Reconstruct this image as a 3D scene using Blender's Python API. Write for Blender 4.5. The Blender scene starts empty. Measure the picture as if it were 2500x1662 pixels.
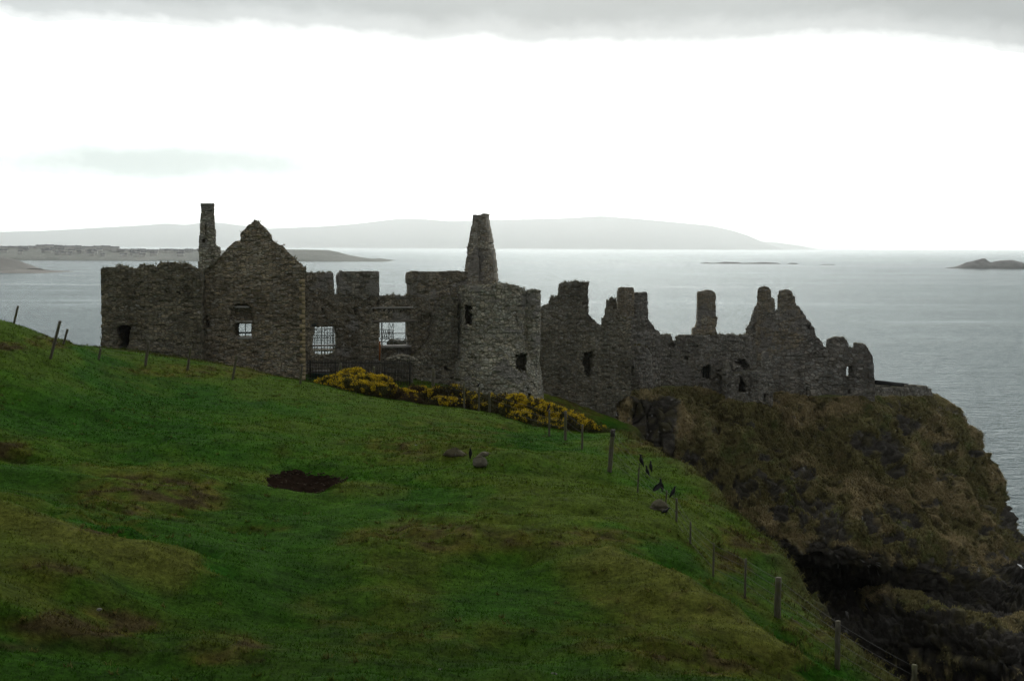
import bpy, bmesh, math, random
import numpy as np
from mathutils import Vector, Matrix

random.seed(7)
rng = np.random.default_rng(7)
scene = bpy.context.scene
COL = scene.collection

# ------------------------------------------------------------------ camera
CAMZ = 42.0
FPX = 3000.0
CX, CY = 1250.0, 831.0
HORIZON = 602.0
PITCH = math.atan((CY - HORIZON) / FPX)
ROLL = 0.0047
_f = np.array([0, math.cos(PITCH), -math.sin(PITCH)])
_u0 = np.array([0, math.sin(PITCH), math.cos(PITCH)])
_r0 = np.array([1.0, 0, 0])
_r = _r0 * math.cos(ROLL) + _u0 * math.sin(ROLL)
_u = _u0 * math.cos(ROLL) - _r0 * math.sin(ROLL)
CAM = np.array([0, 0, CAMZ])

def ray(px, py):
    return _f + (px - CX) / FPX * _r + (CY - py) / FPX * _u

def W(px, py, Y):
    """survey helper: the point at distance Y (metres north) seen in direction px, py"""
    d = ray(px, py)
    return CAM + d * (Y / d[1])

def proj(P):
    P = np.asarray(P, float) - CAM
    z = P @ _f
    z = np.where(z < 0.1, 0.1, z)
    return CX + FPX * (P @ _r) / z, CY - FPX * (P @ _u) / z

cam_d = bpy.data.cameras.new('camera')
cam = bpy.data.objects.new('camera', cam_d)
COL.objects.link(cam)
cam_d.sensor_width = 36.0
cam_d.sensor_fit = 'HORIZONTAL'
cam_d.lens = FPX / 2500.0 * 36.0
cam_d.clip_start = 0.5
cam_d.clip_end = 200000.0
M = Matrix(((_r[0], _u[0], -_f[0], 0), (_r[1], _u[1], -_f[1], 0), (_r[2], _u[2], -_f[2], CAMZ), (0, 0, 0, 1)))
cam.matrix_world = M
scene.camera = cam

# ------------------------------------------------------------------ small helpers
def hash3(ix, iy, iz, seed=0):
    h = (ix.astype(np.int64) * 374761393 + iy.astype(np.int64) * 668265263 + iz.astype(np.int64) * 2147483647 + seed * 1274126177) & 0xFFFFFFFF
    h = ((h ^ (h >> 13)) * 1274126177) & 0xFFFFFFFF
    h = ((h ^ (h >> 16)) * 2246822519) & 0xFFFFFFFF
    return ((h ^ (h >> 15)) & 0xFFFFFF) / float(0xFFFFFF)

def vnoise(P, scale=1.0, seed=0):
    """value noise -1..1 for an (N,3) array"""
    p = np.asarray(P, float) * scale
    i = np.floor(p).astype(np.int64)
    f = p - i
    f = f * f * f * (f * (f * 6 - 15) + 10)
    out = np.zeros(len(p))
    for dx in (0, 1):
        for dy in (0, 1):
            for dz in (0, 1):
                w = (f[:, 0] if dx else 1 - f[:, 0]) * (f[:, 1] if dy else 1 - f[:, 1]) * (f[:, 2] if dz else 1 - f[:, 2])
                out += w * hash3(i[:, 0] + dx, i[:, 1] + dy, i[:, 2] + dz, seed)
    return out * 2 - 1

def fbm(P, scale, octs=4, seed=0, gain=0.5):
    a, s, t, n = 1.0, 0.0, np.zeros(len(P)), 0
    for k in range(octs):
        t += a * vnoise(P, scale, seed + k * 17)
        s += a
        a *= gain
        scale *= 2.03
    return t / s

def worley(P, seed=0):
    """distance to nearest, second nearest and id of nearest feature"""
    P = np.asarray(P, float)
    i = np.floor(P).astype(np.int64)
    d1 = np.full(len(P), 9.0); d2 = np.full(len(P), 9.0); cid = np.zeros(len(P))
    for dx in (-1, 0, 1):
        for dy in (-1, 0, 1):
            for dz in (-1, 0, 1):
                c = i + np.array([dx, dy, dz])
                q = np.stack([hash3(c[:, 0], c[:, 1], c[:, 2], seed + k) for k in (1, 2, 3)], 1) + c
                d = np.linalg.norm(q - P, axis=1)
                nid = hash3(c[:, 0], c[:, 1], c[:, 2], seed + 9)
                near = d < d1
                d2 = np.where(near, d1, np.minimum(d2, d))
                cid = np.where(near, nid, cid)
                d1 = np.where(near, d, d1)
    return d1, d2, cid

def sstep(a, b, x):
    t = np.clip((x - a) / (b - a), 0, 1)
    return t * t * (3 - 2 * t)

def make_mesh(name, verts, quads=None, tris=None, mat=None, parent=None, colors=None, attrs=None, smooth=False):
    verts = np.asarray(verts, dtype=np.float32)
    me = bpy.data.meshes.new(name)
    me.vertices.add(len(verts))
    me.vertices.foreach_set('co', verts.ravel())
    loops, starts, totals, off = [], [], [], 0
    for arr, k in ((quads, 4), (tris, 3)):
        if arr is not None and len(arr):
            arr = np.asarray(arr, dtype=np.int32)
            loops.append(arr.ravel())
            starts.append(np.arange(len(arr), dtype=np.int32) * k + off)
            totals.append(np.full(len(arr), k, dtype=np.int32))
            off += len(arr) * k
    lv = np.concatenate(loops)
    me.loops.add(len(lv))
    me.loops.foreach_set('vertex_index', lv)
    st = np.concatenate(starts)
    me.polygons.add(len(st))
    me.polygons.foreach_set('loop_start', st)
    try:
        me.polygons.foreach_set('loop_total', np.concatenate(totals))
    except Exception:
        pass
    me.update(calc_edges=True)
    if smooth:
        me.polygons.foreach_set('use_smooth', np.ones(len(st), dtype=bool))
    if colors is not None:
        a = me.color_attributes.new('tint', 'FLOAT_COLOR', 'POINT')
        c = np.ones((len(verts), 4), dtype=np.float32)
        c[:, :3] = colors
        a.data.foreach_set('color', c.ravel())
    if attrs:
        for k, v in attrs.items():
            a = me.attributes.new(k, 'FLOAT', 'POINT')
            a.data.foreach_set('value', np.asarray(v, dtype=np.float32))
    me.validate()
    if mat is not None:
        me.materials.append(mat)
    o = bpy.data.objects.new(name, me)
    COL.objects.link(o)
    if parent is not None:
        o.parent = parent
        o.matrix_parent_inverse = parent_inv(parent)
    return o

def parent_inv(p):
    m = Matrix.Identity(4)
    q = p
    while q is not None:
        m = q.matrix_basis.inverted() @ m if False else m
        q = q.parent
    # world matrix of p (only locations / rotations set through matrix_basis)
    w = Matrix.Identity(4)
    chain = []
    q = p
    while q is not None:
        chain.append(q); q = q.parent
    for q in reversed(chain):
        w = w @ (q.matrix_parent_inverse @ q.matrix_basis if q.parent else q.matrix_basis)
    return w.inverted()

def tag(o, label=None, cat=None, group=None, kind=None):
    if label: o['label'] = label
    if cat: o['category'] = cat
    if group: o['group'] = group
    if kind: o['kind'] = kind
    return o

def thing(name, loc, label, cat, group=None):
    o = bpy.data.objects.new(name, None)
    o.empty_display_size = 0.3
    o.location = loc
    COL.objects.link(o)
    return tag(o, label, cat, group)

class MB:
    """collects boxes, tubes and lumps into one mesh"""
    def __init__(s):
        s.v = []; s.q = []; s.t = []; s.n = 0
    def add(s, v, q=None, t=None):
        v = np.asarray(v, float)
        if q is not None and len(q): s.q.append(np.asarray(q, int) + s.n)
        if t is not None and len(t): s.t.append(np.asarray(t, int) + s.n)
        s.v.append(v); s.n += len(v)
    def box(s, c, size, rz=0.0, tilt=None, jit=0.0):
        h = np.array(size) / 2
        v = np.array([[x, y, z] for z in (-1, 1) for y in (-1, 1) for x in (-1, 1)], float) * h
        if jit: v += rng.uniform(-jit, jit, v.shape)
        ca, sa = math.cos(rz), math.sin(rz)
        R = np.array([[ca, -sa, 0], [sa, ca, 0], [0, 0, 1]])
        if tilt is not None: R = R @ np.array(tilt.to_3x3())
        s.add(v @ R.T + np.array(c), [[0, 2, 3, 1], [4, 5, 7, 6], [0, 1, 5, 4], [2, 6, 7, 3], [0, 4, 6, 2], [1, 3, 7, 5]])
    def tube(s, pts, rad, n=8, caps=True):
        pts = [np.array(p, float) for p in pts]
        if np.isscalar(rad): rad = [rad] * len(pts)
        rings = []
        for k, p in enumerate(pts):
            d = pts[min(k + 1, len(pts) - 1)] - pts[max(k - 1, 0)]
            d = d / (np.linalg.norm(d) + 1e-9)
            a = np.cross(d, [0, 0, 1.0])
            if np.linalg.norm(a) < 0.05: a = np.cross(d, [1.0, 0, 0])
            a /= np.linalg.norm(a); b = np.cross(d, a)
            th = np.linspace(0, 2 * math.pi, n, endpoint=False)
            rings.append(p + rad[k] * (np.cos(th)[:, None] * a + np.sin(th)[:, None] * b))
        v = np.concatenate(rings)
        q, t = [], []
        for k in range(len(pts) - 1):
            for j in range(n):
                q.append([k * n + j, (k + 1) * n + j, (k + 1) * n + (j + 1) % n, k * n + (j + 1) % n])
        if caps:
            m = len(v)
            v = np.concatenate([v, [pts[0], pts[-1]]])
            for j in range(n):
                t.append([m, j, (j + 1) % n])
                t.append([m + 1, (len(pts) - 1) * n + (j + 1) % n, (len(pts) - 1) * n + j])
        s.add(v, q, t)
    def lump(s, c, size, seed=0, sub=2, rough=0.25, flat=0.0, freq=1.6):
        v, t = ico(sub)
        n = fbm(v + seed * 3.7, freq, 3, seed)
        d1, d2, cid = worley(v * 1.3 + seed * 1.9, seed)
        v = v * (1 + rough * n + rough * 0.5 * (cid - .5))[:, None]
        for k in range(9):
            h = np.array([hash3(np.array([k]), np.array([seed]), np.array([j]), 77)[0] for j in range(4)]) 
            nn = h[:3] * 2 - 1; nn /= np.linalg.norm(nn) + 1e-6
            dd = v @ nn; lim = 0.62 + 0.25 * h[3]
            v = v - np.maximum(dd - lim, 0)[:, None] * nn * 0.92
        v = v * np.array(size)
        if flat: v[:, 2] = np.where(v[:, 2] < 0, v[:, 2] * (1 - flat), v[:, 2])
        s.add(v + np.array(c), None, t)
    def build(s, name, mat, parent=None, smooth=False):
        return make_mesh(name, np.concatenate(s.v), np.concatenate(s.q) if s.q else None, np.concatenate(s.t) if s.t else None, mat, parent, smooth=smooth)

_ico = {}
def ico(sub):
    if sub not in _ico:
        bm = bmesh.new()
        bmesh.ops.create_icosphere(bm, subdivisions=sub, radius=1.0)
        _ico[sub] = (np.array([v.co[:] for v in bm.verts]), np.array([[v.index for v in f.verts] for f in bm.faces]))
        bm.free()
    return _ico[sub][0].copy(), _ico[sub][1]

# ------------------------------------------------------------------ materials
def new_mat(name):
    m = bpy.data.materials.new(name)
    m.use_nodes = True
    nt = m.node_tree
    for n in list(nt.nodes): nt.nodes.remove(n)
    out = nt.nodes.new('ShaderNodeOutputMaterial')
    b = nt.nodes.new('ShaderNodeBsdfPrincipled')
    nt.links.new(b.outputs[0], out.inputs[0])
    return m, nt, b

class NT:
    def __init__(s, nt): s.nt = nt
    def n(s, t, **kw):
        x = s.nt.nodes.new(t)
        for k, v in kw.items(): setattr(x, k, v)
        return x
    def l(s, a, b): s.nt.links.new(a, b)
    def val(s, sock, v):
        if hasattr(v, 'links') or isinstance(v, bpy.types.NodeSocket): s.l(v, sock)
        else: sock.default_value = v
    def math(s, op, a, b=0.5, c=None, clamp=False):
        x = s.n('ShaderNodeMath', operation=op); x.use_clamp = clamp
        s.val(x.inputs[0], a); s.val(x.inputs[1], b)
        if c is not None: s.val(x.inputs[2], c)
        return x.outputs[0]
    def vmath(s, op, a, b):
        x = s.n('ShaderNodeVectorMath', operation=op)
        s.val(x.inputs[0], a)
        s.val(x.inputs[1], b)
        return x.outputs[0]
    def mix(s, f, a, b, blend='MIX'):
        x = s.n('ShaderNodeMix', data_type='RGBA', blend_type=blend)
        s.val(x.inputs[0], f)
        for k, v in ((6, a), (7, b)):
            if isinstance(v, (tuple, list)): x.inputs[k].default_value = (*v[:3], 1)
            else: s.l(v, x.inputs[k])
        return x.outputs[2]
    def ramp(s, f, stops, interp='LINEAR'):
        x = s.n('ShaderNodeValToRGB')
        x.color_ramp.interpolation = interp
        e = x.color_ramp.elements
        while len(e) < len(stops): e.new(0.5)
        for k, (p, c) in enumerate(stops):
            e[k].position = p
            e[k].color = (c, c, c, 1) if np.isscalar(c) else (*c[:3], 1)
        s.val(x.inputs[0], f)
        return x.outputs[0]
    def noise(s, vec, scale, detail=4, rough=0.55, dist=0.0):
        x = s.n('ShaderNodeTexNoise')
        if vec is not None: s.l(vec, x.inputs['Vector'])
        x.inputs['Scale'].default_value = scale; x.inputs['Detail'].default_value = detail
        x.inputs['Roughness'].default_value = rough; x.inputs['Distortion'].default_value = dist
        return x
    def voro(s, vec, scale, feature='F1', rand=1.0):
        x = s.n('ShaderNodeTexVoronoi', feature=feature)
        s.l(vec, x.inputs['Vector'])
        x.inputs['Scale'].default_value = scale; x.inputs['Randomness'].default_value = rand
        return x
    def bump(s, h, strength=0.5, dist=0.05, normal=None):
        x = s.n('ShaderNodeBump')
        x.inputs['Strength'].default_value = strength; x.inputs['Distance'].default_value = dist
        s.l(h, x.inputs['Height'])
        if normal is not None: s.l(normal, x.inputs['Normal'])
        return x.outputs[0]
    def pos(s):
        return s.n('ShaderNodeNewGeometry').outputs['Position']
    def scalevec(s, v, sc):
        return s.vmath('MULTIPLY', v, sc)

def stone_mat(name, tone=(0.2, 0.185, 0.16), sc=(2.4, 2.4, 4.6), contrast=0.55, pale=0.06, plaster=0.0, warm=0.3, moss=0.5, joint=0.85):
    m, nt, b = new_mat(name); T = NT(nt)
    pos = T.pos()
    wob = T.noise(pos, 1.3, 3)
    w = T.vmath('MULTIPLY_ADD', wob.outputs['Color'], (0.35, 0.35, 0.22)) if False else None
    off = T.scalevec(T.vmath('SUBTRACT', wob.outputs['Color'], (0.5, 0.5, 0.5)), (0.16, 0.16, 0.09))
    p2 = T.vmath('ADD', pos, off)
    v = T.scalevec(p2, sc)
    vo = T.voro(v, 1.0, 'F1', 0.85)
    ed = T.voro(v, 1.0, 'DISTANCE_TO_EDGE', 0.85)
    rnd = T.n('ShaderNodeSeparateColor'); T.l(vo.outputs['Color'], rnd.inputs[0])
    t = np.array(tone)
    base = T.ramp(rnd.outputs[0], [(0.0, tuple(t * (1 - contrast))), (0.45, tuple(t * 0.95)), (0.8, tuple(t * (1 + contrast * 0.6))), (1.0, tuple(t * (1 + contrast * 1.1)))])
    hue = T.mix(rnd.outputs[1], (1.0 + 0.12 * warm, 1.0, 1 - 0.25 * warm), (0.93, 1.0, 1.05))
    base = T.mix(1.0, base, hue, 'MULTIPLY')
    # big weather stains
    big = T.noise(pos, 0.22, 5, 0.6)
    base = T.mix(1.0, base, T.ramp(big.outputs[0], [(0.3, 0.66), (0.5, 1.0), (0.72, 1.28)]), 'MULTIPLY')
    damp = T.noise(T.scalevec(pos, (0.9, 0.9, 0.13)), 1.0, 5, 0.65)
    base = T.mix(1.0, base, T.ramp(damp.outputs[0], [(0.34, 0.68), (0.5, 1.0), (0.7, 1.15)]), 'MULTIPLY')
    patch = T.voro(T.scalevec(p2, (0.42, 0.42, 0.5)), 1.0, 'F1', 1.0)
    pc = T.n('ShaderNodeSeparateColor'); T.l(patch.outputs['Color'], pc.inputs[0])
    base = T.mix(0.55, base, T.mix(1.0, base, T.ramp(pc.outputs[0], [(0.0, (0.72, 0.70, 0.66)), (0.5, (1, 1, 1)), (1.0, (1.25, 1.22, 1.18))]), 'MULTIPLY'))
    fine = T.noise(pos, 7.0, 4, 0.65)
    base = T.mix(1.0, base, T.ramp(fine.outputs[0], [(0.25, 0.80), (0.5, 1.0), (0.78, 1.22)]), 'MULTIPLY')
    # pale stones and lichen
    lim = T.math('MULTIPLY', T.math('GREATER_THAN', rnd.outputs[2], 1 - pale), T.ramp(fine.outputs[0], [(0.35, 0.2), (0.6, 1.0)]))
    base = T.mix(lim, base, tuple(np.array((0.36, 0.35, 0.32)) * (0.8 + t[0])))
    lich = T.noise(pos, 2.6, 6, 0.75)
    base = T.mix(T.ramp(lich.outputs[0], [(0.64, 0.0), (0.78, 0.35)]), base, (0.30, 0.285, 0.25))
    # joints: mortar lines darkened with painted recess shade
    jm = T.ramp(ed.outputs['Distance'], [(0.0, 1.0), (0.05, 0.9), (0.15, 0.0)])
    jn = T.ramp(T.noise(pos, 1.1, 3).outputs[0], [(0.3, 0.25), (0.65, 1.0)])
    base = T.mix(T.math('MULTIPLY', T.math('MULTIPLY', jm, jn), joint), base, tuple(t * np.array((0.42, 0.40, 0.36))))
    if plaster > 0:
        pn = T.noise(pos, 0.5, 5, 0.6, 0.4)
        pm = T.ramp(pn.outputs[0], [(0.60 - plaster * 0.2, 0.0), (0.64 - plaster * 0.2, 0.85)])
        base = T.mix(pm, base, T.mix(fine.outputs[0], (0.20, 0.19, 0.17), (0.34, 0.325, 0.30)))
    # moss and grass on ledges (grows where faces look up)
    geo = T.n('ShaderNodeNewGeometry')
    sx = T.n('ShaderNodeSeparateXYZ'); T.l(geo.outputs['True Normal'], sx.inputs[0])
    up = T.math('ADD', sx.outputs[2], T.math('MULTIPLY', T.math('SUBTRACT', big.outputs[0], 0.5), 1.2))
    mm = T.math('MULTIPLY', T.ramp(up, [(0.45, 0.0), (0.75, 1.0)]), moss)
    base = T.mix(mm, base, T.mix(fine.outputs[0], (0.05, 0.06, 0.02), (0.12, 0.105, 0.04)))
    b.inputs['Roughness'].default_value = 0.92
    if 'Specular IOR Level' in b.inputs: b.inputs['Specular IOR Level'].default_value = 0.2
    T.l(base, b.inputs['Base Color'])
    h = T.math('ADD', T.math('MULTIPLY', T.ramp(ed.outputs['Distance'], [(0.0, 0.0), (0.16, 1.0)]), 0.8),
               T.math('ADD', T.math('MULTIPLY', rnd.outputs[0], 0.5), T.math('MULTIPLY', fine.outputs[0], 0.5)))
    T.l(T.bump(h, 1.0, 0.085), b.inputs['Normal'])
    return m

def plain_mat(name, col, rough=0.8, var=0.3, scale=8.0, bump=0.3, stretch=(1, 1, 1), metallic=0.0, bdist=0.01):
    m, nt, b = new_mat(name); T = NT(nt)
    v = T.scalevec(T.pos(), stretch)
    n = T.noise(v, scale, 5, 0.6)
    c = np.array(col)
    T.l(T.ramp(n.outputs[0], [(0.25, tuple(c * (1 - var))), (0.5, tuple(c)), (0.75, tuple(np.minimum(c * (1 + var), 0.95)))]), b.inputs['Base Color'])
    b.inputs['Roughness'].default_value = rough
    b.inputs['Metallic'].default_value = metallic
    if not metallic: b.inputs['Specular IOR Level'].default_value = 0.15
    if bump: T.l(T.bump(n.outputs[0], bump, bdist), b.inputs['Normal'])
    return m

def tint_mat(name, var=0.35, rough=0.9, scale=5.0, transl=0.0, bump=0.0, bscale=12.0, bdist=0.05, spec=0.15, var2=0.0, scale2=1.6):
    """colour comes from the plant / soil cover and any painted shade stored per vertex, varied by fine noise"""
    m, nt, b = new_mat(name); T = NT(nt)
    a = T.n('ShaderNodeAttribute'); a.attribute_name = 'tint'
    n = T.noise(T.pos(), scale, 6, 0.7)
    c = T.mix(1.0, a.outputs['Color'], T.ramp(n.outputs[0], [(0.25, 1 - var), (0.5, 1.0), (0.75, 1 + var)]), 'MULTIPLY')
    if var2:
        nb = T.noise(T.scalevec(T.pos(), (0.8, 1.25, 1)), scale2, 5, 0.65, 0.3)
        c = T.mix(1.0, c, T.ramp(nb.outputs[0], [(0.3, 1 - var2), (0.5, 1.0), (0.72, 1 + var2)]), 'MULTIPLY')
    T.l(c, b.inputs['Base Color'])
    b.inputs['Roughness'].default_value = rough
    if 'Specular IOR Level' in b.inputs: b.inputs['Specular IOR Level'].default_value = spec
    if bump:
        n2 = T.noise(T.pos(), bscale, 6, 0.75)
        T.l(T.bump(n2.outputs[0], bump, bdist), b.inputs['Normal'])
    if transl:
        tr = T.n('ShaderNodeBsdfTranslucent'); T.l(c, tr.inputs[0])
        mx = T.n('ShaderNodeMixShader'); mx.inputs[0].default_value = transl
        out = [x for x in nt.nodes if x.type == 'OUTPUT_MATERIAL'][0]
        T.l(b.outputs[0], mx.inputs[1]); T.l(tr.outputs[0], mx.inputs[2]); T.l(mx.outputs[0], out.inputs[0])
    return m
# ------------------------------------------------------------------ sky, sun, air
SUN_EL, SUN_AZ = math.radians(34), math.radians(4)      # azimuth from +Y (the view) towards +X
world = bpy.data.worlds.new('World')
scene.world = world
world.use_nodes = True
wt = world.node_tree
for n in list(wt.nodes): wt.nodes.remove(n)
T = NT(wt)
BAND, DECK, SKYS = 4.1, 0.44, 0.1
def build_world():
    out = T.n('ShaderNodeOutputWorld'); bg = T.n('ShaderNodeBackground')
    bg.inputs['Strength'].default_value = SKYS
    T.l(bg.outputs[0], out.inputs[0])
    sky = T.n('ShaderNodeTexSky'); sky.sky_type = 'NISHITA'; sky.sun_disc = False
    sky.sun_elevation = SUN_EL; sky.sun_rotation = SUN_AZ
    sky.air_density = 1.0; sky.dust_density = 3.0
    d = T.n('ShaderNodeTexCoord').outputs['Generated']
    sp = T.n('ShaderNodeSeparateXYZ'); T.l(d, sp.inputs[0])
    az = T.math('ARCTAN2', sp.outputs[0], sp.outputs[1])
    el = T.math('ARCSINE', sp.outputs[2], 0)
    # ragged lower edge of the cloud deck, as a function of bearing
    prof = [(-2500, 60), (-600, 20), (0, 28), (100, 46), (250, 44), (450, 58), (700, 68), (900, 84), (1050, 98), (1150, 93), (1350, 107), (1500, 104), (1700, 96), (1850, 92), (2000, 78), (2130, 75), (2250, 92), (2380, 98), (2500, 116), (3100, 100), (5000, 60)]
    fc = T.n('ShaderNodeFloatCurve')
    T.l(T.math('MULTIPLY_ADD', az, 0.5, 0.5), fc.inputs['Value'])
    cv = fc.mapping.curves[0]
    pts = [(0.0, 0.5)] + [(math.atan((px - CX) / FPX) * 0.5 + 0.5, math.atan((HORIZON - py) / math.hypot(FPX, min(abs(px - CX), 2600))) * 2.5) for px, py in prof] + [(1.0, 0.5)]
    while len(cv.points) < len(pts): cv.points.new(0.5, 0.5)
    for p, (x, y) in zip(cv.points, pts): p.location = (x, y)
    fc.mapping.update()
    edge = T.math('DIVIDE', fc.outputs[0], 2.5)
    cmb = T.n('ShaderNodeCombineXYZ'); T.l(az, cmb.inputs[0]); T.l(T.math('MULTIPLY', el, 1.8), cmb.inputs[1])
    wv = T.noise(cmb.outputs[0], 26, 6, 0.6, 0.3)
    wv2 = T.noise(cmb.outputs[0], 7, 6, 0.6)
    rel = T.math('SUBTRACT', T.math('ADD', el, 0.0035), edge)
    rel = T.math('ADD', rel, T.math('MULTIPLY', T.math('SUBTRACT', wv.outputs[0], 0.5), 0.017))
    deckm = T.ramp(T.math('MULTIPLY_ADD', rel, 20.0, 0.5), [(0.30, 0.0), (0.40, 0.70), (0.48, 0.85), (0.62, 0.94), (0.95, 1.0)], 'EASE')
    # deck shade: paler over the left, darker to the right, slow mottling
    dk = T.math('MULTIPLY_ADD', az, -0.10, DECK)
    dk = T.math('ADD', dk, T.math('MULTIPLY', T.math('SUBTRACT', wv2.outputs[0], 0.5), 0.28))
    up = T.ramp(T.math('MULTIPLY', el, 1.0), [(0.17, 0.80), (0.5, 1.25), (1.4, 1.6)])
    dk = T.math('MULTIPLY', dk, up)
    dk = T.math('MULTIPLY', dk, T.math('ADD', T.ramp(sp.outputs[1], [(0.0, 0.0), (1.0, 0.50)]), T.ramp(T.math('MULTIPLY', sp.outputs[1], -1.0), [(0.0, 0.62), (1.0, 0.36)])))
    deckc = T.n('ShaderNodeCombineColor')
    T.l(T.math('MULTIPLY', dk, 0.93), deckc.inputs[0]); T.l(T.math('MULTIPLY', dk, 1.02), deckc.inputs[1]); T.l(T.math('MULTIPLY', dk, 1.04), deckc.inputs[2])
    # bright clear band beneath, brighter towards the hidden sun, a little dimmer far behind the camera
    towards = T.math('COSINE', T.math('SUBTRACT', az, 0.05), 0)
    bb = T.math('MULTIPLY_ADD', T.ramp(towards, [(0.0, 0.0), (0.55, 0.35), (1.0, 1.0)]), BAND - 0.35, 0.35)
    bandc = T.n('ShaderNodeCombineColor')
    T.l(bb, bandc.inputs[0]); T.l(T.math('MULTIPLY', bb, 1.0), bandc.inputs[1]); T.l(T.math('MULTIPLY', bb, 0.985), bandc.inputs[2])
    # thin grey-green wisp low on the left
    wx = T.math('DIVIDE', T.math('ADD', az, math.atan((1250 - 540) / FPX)), 0.175)
    wy = T.math('DIVIDE', T.math('SUBTRACT', el, math.atan((HORIZON - 412) / FPX)), 0.0165)
    r2 = T.math('ADD', T.math('MULTIPLY', wx, wx), T.math('MULTIPLY', wy, wy))
    r2 = T.math('ADD', r2, T.math('MULTIPLY', T.math('SUBTRACT', wv2.outputs[0], 0.5), 2.6))
    wm = T.ramp(r2, [(0.0, 1.0), (0.20, 0.985), (0.75, 0.84), (1.3, 0.0)])
    low = T.mix(wm, bandc.outputs[0], (0.62, 0.74, 0.71))
    col = T.mix(deckm, low, deckc.outputs[0])
    sc = T.vmath('MULTIPLY', col, (1 / SKYS,) * 3)
    fin = T.mix(0.96, sky.outputs[0], sc)
    T.l(fin, bg.inputs[0])
build_world()

sun_d = bpy.data.lights.new('sun', 'SUN')
sun_d.energy = 1.25; sun_d.angle = math.radians(12); sun_d.color = (1.0, 0.95, 0.88)
sun = bpy.data.objects.new('sun', sun_d); COL.objects.link(sun)
sdir = Vector((math.sin(SUN_AZ) * math.cos(SUN_EL), math.cos(SUN_AZ) * math.cos(SUN_EL), math.sin(SUN_EL)))
sun.rotation_euler = (-sdir).to_track_quat('-Z', 'Y').to_euler()
sun.location = (0, 60, 120)

vs = scene.view_settings
vs.view_transform = 'Standard'; vs.look = 'None'; vs.gamma = 1.0; vs.exposure = 0.0; vs.use_curve_mapping = False
scene.cycles.use_denoising = True; scene.cycles.denoiser = 'OPENIMAGEDENOISE'; scene.cycles.denoising_prefilter = 'ACCURATE'; scene.cycles.denoising_input_passes = 'RGB_ALBEDO_NORMAL'
scene.cycles.sample_clamp_direct = 6.0; scene.cycles.sample_clamp_indirect = 2.0
scene.cycles.max_bounces = 6; scene.cycles.diffuse_bounces = 3; scene.cycles.glossy_bounces = 2
scene.cycles.volume_bounces = 3; scene.cycles.transmission_bounces = 2; scene.cycles.transparent_max_bounces = 8

# ------------------------------------------------------------------ sea
def sea_mat():
    m, nt, b = new_mat('sea_water'); T = NT(nt)
    pos = T.pos()
    b.inputs['Base Color'].default_value = (0.018, 0.052, 0.064, 1)
    b.inputs['IOR'].default_value = 1.33
    streak = T.noise(T.scalevec(pos, (0.0012, 0.0060, 0)), 1.0, 6, 0.62, 0.3)
    streak2 = T.noise(T.scalevec(pos, (0.006, 0.022, 0)), 1.0, 5, 0.65)
    r = T.math('ADD', T.math('MULTIPLY', streak.outputs[0], 0.30), T.math('MULTIPLY', streak2.outputs[0], 0.14))
    T.l(T.ramp(r, [(0.14, 0.12), (0.22, 0.18), (0.32, 0.25)]), b.inputs['Roughness'])
    w1 = T.noise(T.scalevec(pos, (0.035, 0.075, 0)), 1.0, 4, 0.6, 0.4)
    w2 = T.noise(T.scalevec(pos, (0.16, 0.36, 0)), 1.0, 5, 0.62, 0.3)
    w3 = T.noise(T.scalevec(pos, (0.7, 1.4, 0)), 1.0, 3, 0.6)
    h = T.math('ADD', T.math('MULTIPLY', w1.outputs[0], 2.2), T.math('ADD', T.math('MULTIPLY', w2.outputs[0], 1.5), T.math('MULTIPLY', w3.outputs[0], 0.2)))
    sy = T.n('ShaderNodeSeparateXYZ'); T.l(pos, sy.inputs[0])
    calm = T.ramp(T.math('MULTIPLY', sy.outputs[1], 1 / 24000.0), [(0.0, 1.0), (0.12, 0.85), (0.4, 0.5), (0.8, 0.12)])
    lanes = T.ramp(T.math('ADD', T.math('MULTIPLY', streak.outputs[0], 0.7), T.math('MULTIPLY', streak2.outputs[0], 0.3)), [(0.36, 0.42), (0.46, 0.88), (0.56, 1.0), (0.66, 0.62)])
    bn = T.n('ShaderNodeBump'); bn.inputs['Distance'].default_value = 1.0
    T.l(T.math('MULTIPLY', lanes, calm), bn.inputs['Strength']); T.l(h, bn.inputs['Height'])
    T.l(bn.outputs[0], b.inputs['Normal'])
    # scattered small foam flecks
    fo = T.noise(T.scalevec(pos, (0.05, 0.22, 0)), 1.0, 6, 0.72)
    big = T.noise(T.scalevec(pos, (0.002, 0.004, 0)), 1.0, 3, 0.5)
    fm = T.math('MULTIPLY', T.ramp(fo.outputs[0], [(0.70, 0.0), (0.78, 1.0)]), T.ramp(big.outputs[0], [(0.45, 0.0), (0.65, 1.0)]))
    body = T.mix(fm, (0.018, 0.040, 0.045), (0.5, 0.52, 0.52))
    nrm = b.inputs['Normal'].links[0].from_socket; rgh = b.inputs['Roughness'].links[0].from_socket
    df = T.n('ShaderNodeBsdfDiffuse'); T.l(body, df.inputs['Color'])
    gl = T.n('ShaderNodeBsdfGlossy'); gl.inputs['Color'].default_value = (0.505, 0.550, 0.556, 1)
    T.l(rgh, gl.inputs['Roughness']); T.l(nrm, gl.inputs['Normal'])
    fr = T.n('ShaderNodeFresnel'); fr.inputs['IOR'].default_value = 1.33; T.l(nrm, fr.inputs['Normal'])
    mx = T.n('ShaderNodeMixShader'); T.l(fr.outputs[0], mx.inputs[0]); T.l(df.outputs[0], mx.inputs[1]); T.l(gl.outputs[0], mx.inputs[2])
    T.l(mx.outputs[0], [x for x in nt.nodes if x.type == 'OUTPUT_MATERIAL'][0].inputs[0])
    nt.nodes.remove(b)
    return m
SEA = sea_mat()
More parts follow.
